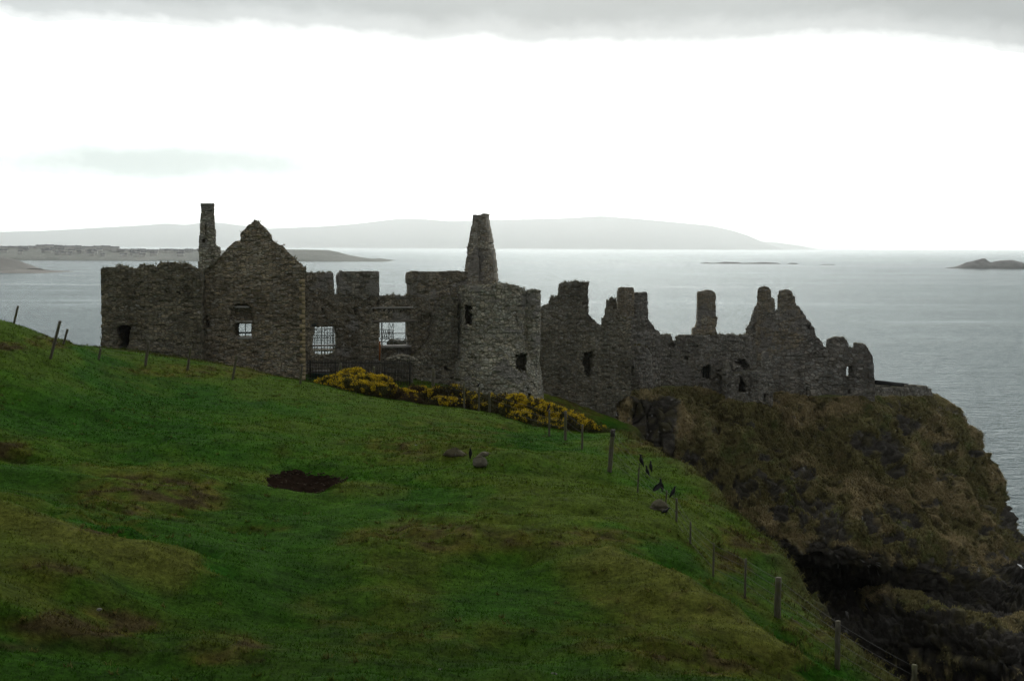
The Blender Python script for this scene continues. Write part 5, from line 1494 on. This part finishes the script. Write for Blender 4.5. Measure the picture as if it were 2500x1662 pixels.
# --- things inside and in front of the hall
rb = MB(); r2 = random.Random(3)
for k in range(190):
    u = r2.uniform(-1, 1); X = 979 + 37 * u
    hgt = max(0, (1 - abs(u) ** 1.6))
    p = W(X, 879 - r2.uniform(0, 14) * hgt, 95.9 + r2.uniform(-.5, .5))
    sz = r2.uniform(0.07, 0.19)
    rb.lump(p, (sz * 1.2, sz, sz * .75), k, 1, 0.3)
mass = MB(); mass.lump(W(979, 884, 96.1), (1.12, .6, 0.34), 5, 3, 0.2); 
o = rb.build('rubble', ST_STUB); tag(o, kind='stuff', label='heap of pale rubble under the wide hall window', cat='rubble')
m2 = mass.build('rubble_core', ST_STUB, o); 
t = thing('rubble_wall', W(968, 905, 95.6), 'low broken wall below the pale rubble heap, behind the paling fence', 'ruined wall')
masonry('wall', Flat.px(880, 95.1, 1010, 96.0), [(925, 925), (925, 893), (935, 884), (945, 880), (1008, 878), (1008, 930)], ST_HALL, t, 0.9, sink=.8, rough=1.3)
t = thing('inner_wall', W(967, 860, 110), 'short crumbling stone wall seen through the wide hall window', 'ruined wall')
masonry('wall', Flat.px(940, 110, 996, 110), [(944, 890), (945, 836), (949, 829), (957, 828), (964, 831), (972, 829.5), (982, 832), (988, 829), (991, 838), (991, 890)], ST_PALE, t, 0.8, sink=.8, rough=1.4)

STEEL = plain_mat('scaffold_tube', (0.16, 0.17, 0.17), 0.55, 0.2, 5, 0, metallic=0.3)
BOARD = plain_mat('scaffold_board', (0.30, 0.26, 0.20), 0.85, 0.2, 4, 0.2)
def scaffold(label, vert, horz, diag, boards, Y, g):
    p = W(*g)
    t = thing('scaffold', p, label, 'scaffold', 'scaffolds behind the hall windows')
    zg = ground_z(p[0], p[1], False)[0] - 0.3
    for x, y0, rr in vert:
        a = W(x, y0, Y); m_ = MB(); m_.tube([a, (a[0], a[1], zg)], rr, 6); m_.build('standard', STEEL, t)
    for x0, x1, y, dy in horz:
        a, b = W(x0, y, Y + dy), W(x1, y, Y + dy); m_ = MB(); m_.tube([a, b], 0.035, 6); m_.build('ledger', STEEL, t)
    for x0, y0, x1, y1 in diag:
        m_ = MB(); m_.tube([W(x0, y0, Y - .06), W(x1, y1, Y - .06)], 0.025, 6); m_.build('brace', STEEL, t)
    for x0, x1, y in boards:
        a, b = W(x0, y, Y), W(x1, y, Y); m_ = MB(); m_.box((a + b) / 2, (abs(b[0] - a[0]), 0.9, 0.08)); m_.build('board', BOARD, t)
zig = []
for y0, y1 in ((818, 824), (851, 857)):
    for k in range(11):
        x = 764 + k * 5.4
        zig.append((x, y1, x + 2.7, y0)); zig.append((x + 2.7, y0, x + 5.4, y1))
scaffold('dense scaffolding of tubes and lattice beams behind the left hall window',
         [(768, 790, .03), (774, 790, .03), (784.5, 790, .045), (792, 790, .03), (799, 790, .03), (806, 790, .03), (813, 788, .075), (820, 790, .03)],
         [(755, 830, y, d) for y, d in ((802.5, 0), (806.5, .4), (812.5, 0), (817.5, .4), (824.5, 0), (828, .4), (831.5, 0), (836.5, .4), (850, 0), (857, 0))],
         zig + [(766, 803, 790, 812), (775, 812, 800, 803)], [(758, 828, 853.5)], 106, (795, 880, 106))
zig2 = []
for k in range(5):
    x = 934 + k * 5.2
    zig2 += [(x, 824, x + 2.6, 806), (x + 2.6, 806, x + 5.2, 824)]
scaffold('open scaffolding of a few poles behind the wide right hall window',
         [(932, 784, .065), (949.5, 784, .035), (960, 784, .04), (990.5, 784, .05)],
         [(926, 1002, 813.5, 0), (926, 1002, 826.5, 0), (928, 962, 804.5, .2), (926, 1000, 834, .2), (930, 962, 823, .3)],
         zig2 + [(949, 786, 957, 802), (961, 786, 955, 802), (934, 835, 950, 824)], [], 104, (962, 880, 104))
po = MB(); po.tube([W(926.5, 880, 98.9), W(927.5, 833, 98.9)], 0.07, 8)
tag(po.build('prop_pole', plain_mat('rusty_orange_pole', (0.30, 0.11, 0.035), 0.8, 0.3, 6, 0.2)), 'rusty orange prop at the left edge of the wide hall window', 'prop')
tr = thing('trough', W(782, 905, 95.7), 'teal covered trough with a pale rim behind the paling fence', 'trough')
p0 = W(782, 904, 95.7); zg = ground_z(p0[0], p0[1], False)[0]
b_ = MB(); b_.box((p0[0], p0[1], zg + 0.22), (1.25, .7, .46)); b_.build('body', plain_mat('teal_paint', (0.03, 0.10, 0.10), 0.6, 0.2, 3, 0), tr)
b_ = MB(); b_.box((p0[0], p0[1], zg + 0.50), (1.33, .78, .09)); b_.build('rim', DRESS, tr)

# paling fence
pf = thing('paling_fence', W(878, 915, 94.3), 'dark wooden paling fence across the yard below the hall windows', 'fence')
PALE = plain_mat('dark_paling', (0.055, 0.052, 0.045), 0.85, 0.4, 3, 0.3, (5, 5, 1))
pm = MB(); x = 752.0
FY = 94.3
def fz(x): 
    p = W(x, 915, FY); return ground_z(p[0], p[1], False)[0]
PX = [W(752, 915, FY)[0], W(1006, 915, FY)[0]]
zt0 = zat(752, 879, FY); zt1 = zat(1006, 880, FY)
xx = PX[0]
while xx < PX[1]:
    f = (xx - PX[0]) / (PX[1] - PX[0]); top = zt0 + (zt1 - zt0) * f + rng.uniform(-.03, .05)
    zb = ground_z(xx, FY, False)[0]
    lean = rng.uniform(-.02, .02)
    pm.box((xx, FY - 0.04, (top + zb) / 2), (0.058, 0.022, top - zb), tilt=Matrix.Rotation(lean, 4, 'Y'))
    xx += rng.uniform(0.105, 0.125)
pm.build('pales', PALE, pf)
for dz in (-0.2, -0.95):
    m_ = MB(); m_.tube([(PX[0], FY, zt0 + dz), ((PX[0] + PX[1]) / 2, FY, (zt0 + zt1) / 2 + dz), (PX[1], FY, zt1 + dz)], 0.04, 4); m_.build('rail', PALE, pf)
for f in (0.02, 0.26, 0.5, 0.74, 0.98):
    xx = PX[0] + (PX[1] - PX[0]) * f; zb = ground_z(xx, FY, False)[0]
    m_ = MB(); m_.box((xx, FY + .06, (zt0 + zb) / 2), (0.09, 0.09, zt0 - zb - .04)); m_.build('post', PALE, pf)
# ------------------------------------------------------------------ post and wire fences
POST = None
def post_mat():
    m, nt, b = new_mat('fence_post_wood'); T = NT(nt)
    pos = T.pos()
    n = T.noise(T.scalevec(pos, (9, 9, 1.2)), 3.0, 5, 0.6)
    al = T.noise(pos, 2.2, 4, 0.6)
    c = T.ramp(n.outputs[0], [(0.3, (0.055, 0.048, 0.036)), (0.55, (0.105, 0.095, 0.072)), (0.75, (0.17, 0.16, 0.125))])
    c = T.mix(T.ramp(al.outputs[0], [(0.42, 0.0), (0.62, 0.8)]), c, (0.085, 0.09, 0.028))
    T.l(c, b.inputs['Base Color']); b.inputs['Roughness'].default_value = 0.9
    T.l(T.bump(n.outputs[0], 0.5, 0.02), b.inputs['Normal'])
    return m
POST = post_mat()
WIRE = plain_mat('fence_wire', (0.10, 0.10, 0.095), 0.7, 0.2, 5, 0, metallic=0.2)
# (bottom px, bottom py, top px, top py, distance, radius)
UPPER = [(33, 795, 44, 747, 58.5, .055), (122, 858, 147, 783, 54, .065), (155, 837, 165, 803, 60.5, .055), (241, 878, 246, 850, 60, .055), (355, 889, 363, 833, 62, .07), (457, 906, 466, 848, 62.5, .065), (568, 923, 578, 867, 62.5, .06), (733, 939, 738, 890, 64, .055),
         (831, 920, 831, 887, 75, .075), (912, 925, 913, 895, 74, .075), (1057, 955, 1058, 899, 72, .10), (1133, 1001, 1133, 935, 65, .055), (1169, 1003, 1170, 945, 64.5, .055), (1195, 1006, 1195, 955, 64, .06), (1341, 1063, 1341, 1000, 57, .05), (1380, 1073, 1381, 1003, 55, .065), (1421, 1101, 1422, 1036, 51, .045)]
LOWER = [(1488, 1148, 1497, 1049, 45, .085), (1557, 1187, 1561, 1133, 41.5, .026), (1623, 1253, 1628, 1197, 38.5, .028), (1651, 1291, 1652, 1216, 37, .035), (1685, 1341, 1686, 1273, 35.6, .026), (1741, 1417, 1743, 1326, 33.6, .028), (1819, 1443, 1821, 1363, 32.6, .03), (1898, 1508, 1901, 1409, 31, .085), (2044, 1627, 2046, 1515, 28, .062), (2230, 1742, 2233, 1622, 25.6, .058)]
def fence(posts, label, fr):
    P = []
    for bx, by, tx, ty, Y, r in posts:
        b = W(bx, by, Y); b[2] = ground_z(b[0], b[1], False)[0]
        tp = W(tx, ty, Y - 0.02)
        P.append((b, tp, r))
    t = thing('wire_fence', P[0][0], label, 'fence')
    for k, (b, tp, r) in enumerate(P):
        d = (tp - b)
        m_ = MB(); n = 7
        pts = [b - d * (0.25 / max(.3, np.linalg.norm(d)))] + [b + d * f for f in np.linspace(0, 1, n)]
        m_.tube([p + rng.normal(0, r * .05, 3) for p in pts[:-1]] + [pts[-1]], [r * (1.06 - 0.10 * q / n) * rng.uniform(.96, 1.04) for q in range(n + 1)], 9)
        o = m_.build('post', POST, t)
        if len(posts) == len(LOWER) and k == 0:
            c = MB(); c.tube([b + d * .84, b + d * 1.005], [r * 1.04, r * 1.0], 9); c.build('post_cap', PALE, o)
    # strut leaning on the big strainer post
    for f in fr:
        pts = []
        for k in range(len(P)):
            b, tp, r = P[k]
            q = b + (tp - b) * f + np.array([0, -r * 0.9, 0])
            if pts:
                a = pts[-1]
                for s in (.25, .5, .75):
                    mm = a + (q - a) * s; mm[2] -= 0.035 * 4 * s * (1 - s) * np.linalg.norm(q - a) / 4
                    pts.append(mm)
            pts.append(q)
        m_ = MB(); m_.tube(pts, 0.0038, 4); m_.build('wire', WIRE, t)
    return P
FU = fence(UPPER, 'long upper post-and-wire fence running along the crest and past the gorse', (0.94, 0.68, 0.42))
FL = fence(LOWER, 'lower post-and-wire fence descending the cliff edge from the dark-capped post', (0.96, 0.76, 0.52, 0.28))
# stay wire joining the two lines and the fence strand past the tower foot
stp = MB()
a = FU[10][1] - np.array([0, 0, .12]); b2 = FU[11][1] - np.array([0, 0, .05])

# ------------------------------------------------------------------ gorse
gorse_leaf = tint_mat('gorse_spines', 0.3, 0.85, 9.0, transl=0.12, spec=0.1)
gorse_flower = tint_mat('gorse_blossom', 0.2, 0.7, 9.0, transl=0.25, spec=0.1)
gorse_wood = plain_mat('gorse_stem', (0.05, 0.04, 0.03), 0.9, 0.3, 6, 0.3)
def gorse(label, lobes, bloom, leaf, seed, nl=5200, brown=0.0):
    r = np.random.default_rng(seed)
    L = []
    for px, py, Y, rx, rz in lobes:
        c = W(px, py, Y); L.append((c, np.array([rx, rx * 0.8, rz])))
    base = np.mean([l[0] for l in L], 0); base[2] = ground_z(base[0], base[1], False)[0]
    t = thing('gorse_bush', base, label, 'shrub', 'gorse bushes along the fence')
    w = np.array([l[1][0] * l[1][2] for l in L]); w /= w.sum()
    def surf(n, lo, hi):
        k = r.choice(len(L), n, p=w)
        d = r.normal(0, 1, (n, 3)); d /= np.linalg.norm(d, axis=1)[:, None]
        C = np.array([L[i][0] for i in k]); R = np.array([L[i][1] for i in k])
        p = C + d * R * r.uniform(lo, hi, (n, 1)) * (1 + 0.22 * vnoise(C + d * R, 2.6, seed) + 0.15 * vnoise(C + d * R, 6.0, seed + 1))[:, None]
        g = ground_z(p[:, 0], p[:, 1], False)
        ok = p[:, 2] > g + 0.02
        return p[ok], d[ok], g[ok]
    # spiny foliage
    p, d, g = surf(nl, 0.55, 1.06)
    # skirts: let foliage fall to the ground below each lobe
    p2, d2, g2 = surf(int(nl * .55), 0.5, 1.0)
    p2 = p2.copy(); p2[:, 2] = g2 + (p2[:, 2] - g2) * r.uniform(0.05, 1, len(p2))
    p = np.concatenate([p, p2]); d = np.concatenate([d, d2])
    n = len(p)
    cl = np.array(leaf) * (0.7 + 0.9 * (vnoise(p, 3.0, seed + 5) * .5 + .5))[:, None]
    bw = sstep(-0.1, 0.5, vnoise(p, 1.6, seed + 8)) * (0.35 + brown)
    cl = cl + (np.array((0.085, 0.058, 0.032)) - cl) * np.clip(bw, 0, 1)[:, None]
    m = 4
    a = np.repeat(p, m, 0)
    dd = np.repeat(d, m, 0) + r.normal(0, 0.55, (n * m, 3)) + np.array([0, 0, 0.35]); dd /= np.linalg.norm(dd, axis=1)[:, None]
    ln = r.uniform(0.07, 0.17, (n * m, 1))
    sd = np.cross(dd, r.normal(0, 1, (n * m, 3))); sd /= np.linalg.norm(sd, axis=1)[:, None]
    v = np.stack([a - sd * .016, a + sd * .016, a + dd * ln], 1).reshape(-1, 3)
    make_mesh('foliage', v, None, np.arange(n * m * 3).reshape(-1, 3), gorse_leaf, t, colors=np.repeat(np.repeat(cl, m, 0) * r.uniform(.7, 1.4, (n * m, 1)), 3, 0))
    # blossom in clusters on the outer sprigs
    p, d, g = surf(int(nl * 3.2), 0.96, 1.09)
    hgt = (p[:, 2] - g)
    cluster = 0.5 * vnoise(p, 1.7, seed + 11) + 0.95 * vnoise(p, 4.6, seed + 12) + 0.55 * d[:, 2] - 0.32
    k = (cluster > bloom) & (hgt > 0.15)
    p, d = p[k], d[k]; n = len(p)
    if n:
        m = 3
        a = np.repeat(p, m, 0) + r.normal(0, 0.03, (n * m, 3))
        u = r.normal(0, 1, (n * m, 3)); u /= np.linalg.norm(u, axis=1)[:, None]
        w_ = np.cross(u, r.normal(0, 1, (n * m, 3))); w_ /= np.linalg.norm(w_, axis=1)[:, None]
        s = r.uniform(0.014, 0.030, (n * m, 1))
        v = np.stack([a - u * s, a - w_ * s, a + u * s, a + w_ * s], 1).reshape(-1, 3)
        c = np.array((0.68, 0.50, 0.024)) * r.uniform(0.6, 1.15, (n * m, 1)) * np.array([1, 1, 1])
        make_mesh('blossom', v, np.arange(n * m * 4).reshape(-1, 4), None, gorse_flower, t, colors=np.repeat(c, 4, 0))
    st = MB()
    for k in range(7):
        l = L[r.integers(len(L))]; b0 = base + r.normal(0, .25, 3) * np.array([1, .5, 0]) + np.array([0, 0, -.1])
        st.tube([b0, (b0 + l[0]) / 2 + r.normal(0, .1, 3), l[0]], [.035, .025, .012], 5)
    st.build('stem', gorse_wood, t)
YG = 68
LEAF = (0.075, 0.078, 0.028)
gorse('large gorse bush covered in yellow blossom, below the paling fence', [(780, 947, 68, .62, .24), (805, 938, 68, .75, .42), (835, 936, 68.5, .85, .50), (862, 913, 70, .7, .34), (850, 943, 67, 1.0, .42), (895, 934, 68.5, .85, .50), (925, 938, 68.5, .75, .46), (940, 950, 68, .6, .42), (905, 950, 67.4, .9, .38)], -0.10, LEAF, 31, 7800)
gorse('brownish gorse bush with blossom only on its left side, next to the largest bush', [(962, 962, 68, .62, .42), (985, 966, 68.5, .65, .42), (1014, 960, 69.5, .62, .48), (1000, 980, 67.5, .75, .32)], 0.38, (0.07, 0.052, 0.03), 32, 3600, .5)
gorse('dark gorse bush with a yellow cap of blossom behind the three close fence posts', [(1048, 972, 68, .58, .48), (1078, 967, 68, .72, .58), (1108, 966, 67.8, .72, .55), (1140, 972, 67.5, .62, .42), (1085, 985, 66.8, .95, .4), (1125, 988, 66.5, .7, .34)], 0.30, (0.052, 0.048, 0.024), 33, 5000, .2)
gorse('sparse olive gorse bush with few flowers in front of the tower foot', [(1168, 982, 66.5, .7, .5), (1200, 986, 66.3, .8, .52), (1232, 985, 66, .75, .52), (1185, 1000, 65.4, .75, .34), (1222, 1002, 65.0, .7, .34)], 0.55, (0.07, 0.066, 0.026), 34, 3600, .1)
gorse('broad gorse bush thick with yellow blossom at the lower end of the row', [(1243, 1000, 62.5, .5, .55), (1268, 995, 62.5, .72, .66), (1300, 1002, 62, .75, .62), (1278, 1025, 61, .85, .42), (1335, 1012, 61.5, .72, .58), (1368, 1022, 61, .66, .55), (1400, 1032, 60.5, .6, .48), (1340, 1038, 60, .8, .36), (1430, 1043, 60, .5, .36), (1458, 1053, 60, .45, .28), (1484, 1062, 60, .35, .2)], -0.02, LEAF, 35, 7800)

# ------------------------------------------------------------------ boulders
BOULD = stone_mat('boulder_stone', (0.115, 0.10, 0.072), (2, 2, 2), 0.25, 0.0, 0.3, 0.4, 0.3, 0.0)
def boulder(label, px, py, Y, size, seed, flat=.4, sink=.45, mat=None, rz=0.0):
    p = W(px, py, Y); g = ground_z(p[0], p[1], False)[0]
    m_ = MB(); m_.lump((0, 0, 0), size, seed, 4, 0.16, flat, 1.1)
    o = m_.build('boulder', mat or BOULD)
    o.location = (p[0], p[1], g + size[2] * (1 - sink) * 0.6); o.rotation_euler = (0, 0, rz)
    tag(o, label, 'boulder', 'boulders on the hillside')
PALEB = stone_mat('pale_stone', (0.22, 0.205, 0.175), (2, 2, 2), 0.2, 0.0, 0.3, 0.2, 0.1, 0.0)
boulder('long low boulder left of the standing rook, largest of the three together', 1113, 1126, 45.4, (.46, .34, .27), 2)
boulder('flat-topped boulder to the right of the rook on the grass', 1183, 1143, 44.6, (.37, .28, .25), 3, rz=.3)
boulder('small boulder below the other two boulders near the rook', 1171, 1164, 43.4, (.28, .24, .27), 4)
boulder('small pale stone lying up the slope from the three boulders', 1015, 1089, 47.5, (.15, .12, .10), 5, mat=PALEB)
boulder('big smooth round boulder beside the lower fence', 1606, 1276, 38.3, (.33, .27, .30), 6, .3, .25)
boulder('pale pointed stone at the bottom edge of the grass, left of the other one', 1073, 1652, 22.0, (.10, .09, .11), 7, mat=PALEB)
boulder('pale pointed stone at the bottom edge, farther right', 1351, 1664, 22.2, (.09, .09, .10), 8, mat=PALEB)
boulder('small pale stone in the muddy patch at lower left', 243, 1520, 22.8, (.06, .05, .04), 9, mat=PALEB)

# ------------------------------------------------------------------ birds
ROOK = None
m, nt, b = new_mat('rook_feathers'); b.inputs['Base Color'].default_value = (0.010, 0.010, 0.012, 1); b.inputs['Roughness'].default_value = 0.7; b.inputs['Specular IOR Level'].default_value = 0.2; ROOK = m
m, nt, b = new_mat('rook_leg'); b.inputs['Base Color'].default_value = (0.03, 0.028, 0.026, 1); b.inputs['Roughness'].default_value = 0.7; LEGM = m
m, nt, b = new_mat('gull_feathers'); b.inputs['Base Color'].default_value = (0.75, 0.76, 0.76, 1); b.inputs['Roughness'].default_value = 0.7; GULLM = m
def loft(rings, n=12):
    """rings: (x, z, half width, half height, pitch)"""
    v, q, t = [], [], []
    th = np.linspace(0, 2 * math.pi, n, endpoint=False)
    for x, z, ry, rz in rings:
        v.append(np.stack([np.full(n, x), np.cos(th) * ry, z + np.sin(th) * rz], 1))
    for k in range(len(rings) - 1):
        for j in range(n): q.append([k * n + j, k * n + (j + 1) % n, (k + 1) * n + (j + 1) % n, (k + 1) * n + j])
    v = np.concatenate(v); m_ = len(v)
    v = np.concatenate([v, [[rings[0][0], 0, rings[0][1]], [rings[-1][0], 0, rings[-1][1]]]])
    for j in range(n):
        t.append([m_, (j + 1) % n, j]); t.append([m_ + 1, (len(rings) - 1) * n + j, (len(rings) - 1) * n + (j + 1) % n])
    return v, q, t
ROOK_BODY = [(-.255, -.035, .030, .006), (-.20, -.025, .032, .010), (-.14, -.008, .028, .016), (-.10, .012, .042, .034), (-.05, .030, .062, .056), (.01, .048, .072, .068), (.06, .068, .066, .066), (.10, .100, .050, .052), (.125, .132, .040, .044), (.150, .154, .040, .042), (.178, .160, .032, .032), (.196, .156, .016, .018), (.222, .148, .010, .011), (.252, .136, .003, .003)]
def bird(kind, label, px, py, Y, yaw, pitch, scale=1.0, wings='folded', legs=True, rest=None):
    p = W(px, py, Y)
    v, q, t = loft(ROOK_BODY)
    cp, sp = math.cos(pitch), math.sin(pitch)
    def rot(a):
        a = np.asarray(a, float) * scale
        x = a[:, 0] * cp - a[:, 2] * sp; z = a[:, 0] * sp + a[:, 2] * cp
        return np.stack([x, a[:, 1], z], 1)
    mat = ROOK if kind == 'rook' else GULLM
    o = make_mesh(kind, rot(v), q, t, mat, smooth=True)
    foot = -0.105 * scale
    for s in (-1, 1):
        if wings == 'folded':
            wv = []; rings = [(-.215, -.012, .010, .010), (-.15, .008, .016, .030), (-.08, .034, .018, .050), (0, .058, .018, .056), (.06, .078, .014, .044), (.085, .088, .004, .018)]
            a, qq, tt = loft(rings, 8)
            yy = np.interp(a[:, 0], [-.22, -.15, -.08, 0, .06, .09], [.018, .030, .050, .064, .058, .044])
            a[:, 1] = s * (yy + a[:, 1])
            if s < 0: qq = [x[::-1] for x in qq]; tt = [x[::-1] for x in tt]
            make_mesh('wing', rot(a), qq, tt, mat, o, smooth=True)
        else:
            dr = wings   # droop angle of the half-open wing
            pts = [(.075, .05), (.05, .16), (.075, .26), (.03, .40), (-.05, .46), (-.11, .36), (-.14, .24), (-.13, .12), (-.10, .05)]
            up, lo = [], []
            for x, y in pts:
                z0 = .075 - math.sin(dr) * (y - .05) + (0.03 if y < .3 else 0)
                up.append((x, s * (.05 + (y - .05) * math.cos(dr)), z0 + .006)); lo.append((x, s * (.05 + (y - .05) * math.cos(dr)), z0 - .006))
            n = len(pts); a = np.array(up + lo)
            tt = [[0, k, k + 1] for k in range(1, n - 1)] + [[n, n + k + 1, n + k] for k in range(1, n - 1)]
            qq = [[k, (k + 1) % n, n + (k + 1) % n, n + k] for k in range(n)]
            make_mesh('wing', rot(a), qq, tt, mat, o)
        if legs:
            m_ = MB(); h = rot([(0.0, s * .028, .0)])[0]
            m_.tube([h, (h[0] + .01, h[1], h[2] * .4 + foot * .6), (h[0] + .0, h[1], foot)], .008 * scale, 5)
            for dx, dy in ((.04, 0), (.03, .02), (.03, -.02), (-.03, 0)):
                m_.tube([(h[0], h[1], foot + .004), (h[0] + dx * scale, h[1] + dy * scale, foot + .003)], .005 * scale, 4)
            m_.build('leg', LEGM, o)
    o.rotation_euler = (0, 0, yaw)
    z = p[2]
    if rest is not None: z = rest - foot
    elif legs and rest is None: pass
    o.location = (p[0], p[1], z)
    tag(o, label, 'bird', 'rooks on the fence and grass' if kind == 'rook' else None)
def gz(px, py, Y):
    p = W(px, py, Y); return ground_z(p[0], p[1], True)[0]
R = math.radians
bird('rook', 'rook perched on a fence post in front of the broad yellow gorse bush', 1341, 996, 57.0, R(25), R(40), .8, rest=FU[14][1][2])
bird('rook', 'rook standing alone on the grass below the broad gorse bush, facing left', 1230, 1050, 56.5, R(180), R(28), .75, rest=gz(1230, 1055, 57.5))
bird('rook', 'rook standing upright between the boulders on the grass', 1150, 1122, 44.6, R(60), R(62), .8, rest=gz(1150, 1131, 44.8) + .08)
bird('rook', 'rook on the thin stake, highest of the birds along the lower fence', 1563, 1121, 41.5, R(165), R(48), .95, rest=FL[1][1][2])
bird('rook', 'rook on the wire just right of the stake, above another bird', 1586, 1139, 40.6, R(150), R(58), .78, legs=True)
bird('rook', 'glossy rook clinging low on the wire beneath another rook', 1578, 1151, 40.8, R(170), R(46), .82)
bird('rook', 'rook with half-spread wings settling on the fence wire', 1612, 1184, 39.2, R(120), R(48), .85, wings=1.15)
bird('rook', 'rook leaning forward on the stake above the round boulder, tail to the left', 1645, 1212, 37.4, R(20), R(36), .8, rest=FL[3][1][2])
bird('rook', 'rook crouched on the ground at the foot of the round boulder', 1625, 1273, 37.6, R(10), R(5), .72, rest=gz(1625, 1283, 37.6))
bird('rook', 'tiny dark rook on a post against the foot of the round tower', 1169, 940, 64.6, R(30), R(25), .62, rest=FU[12][1][2])
bird('gull', 'white gull gliding past the cliff at the right edge', 2494, 1386, 88, R(205), R(0), 1.0, wings=-0.35, legs=False)
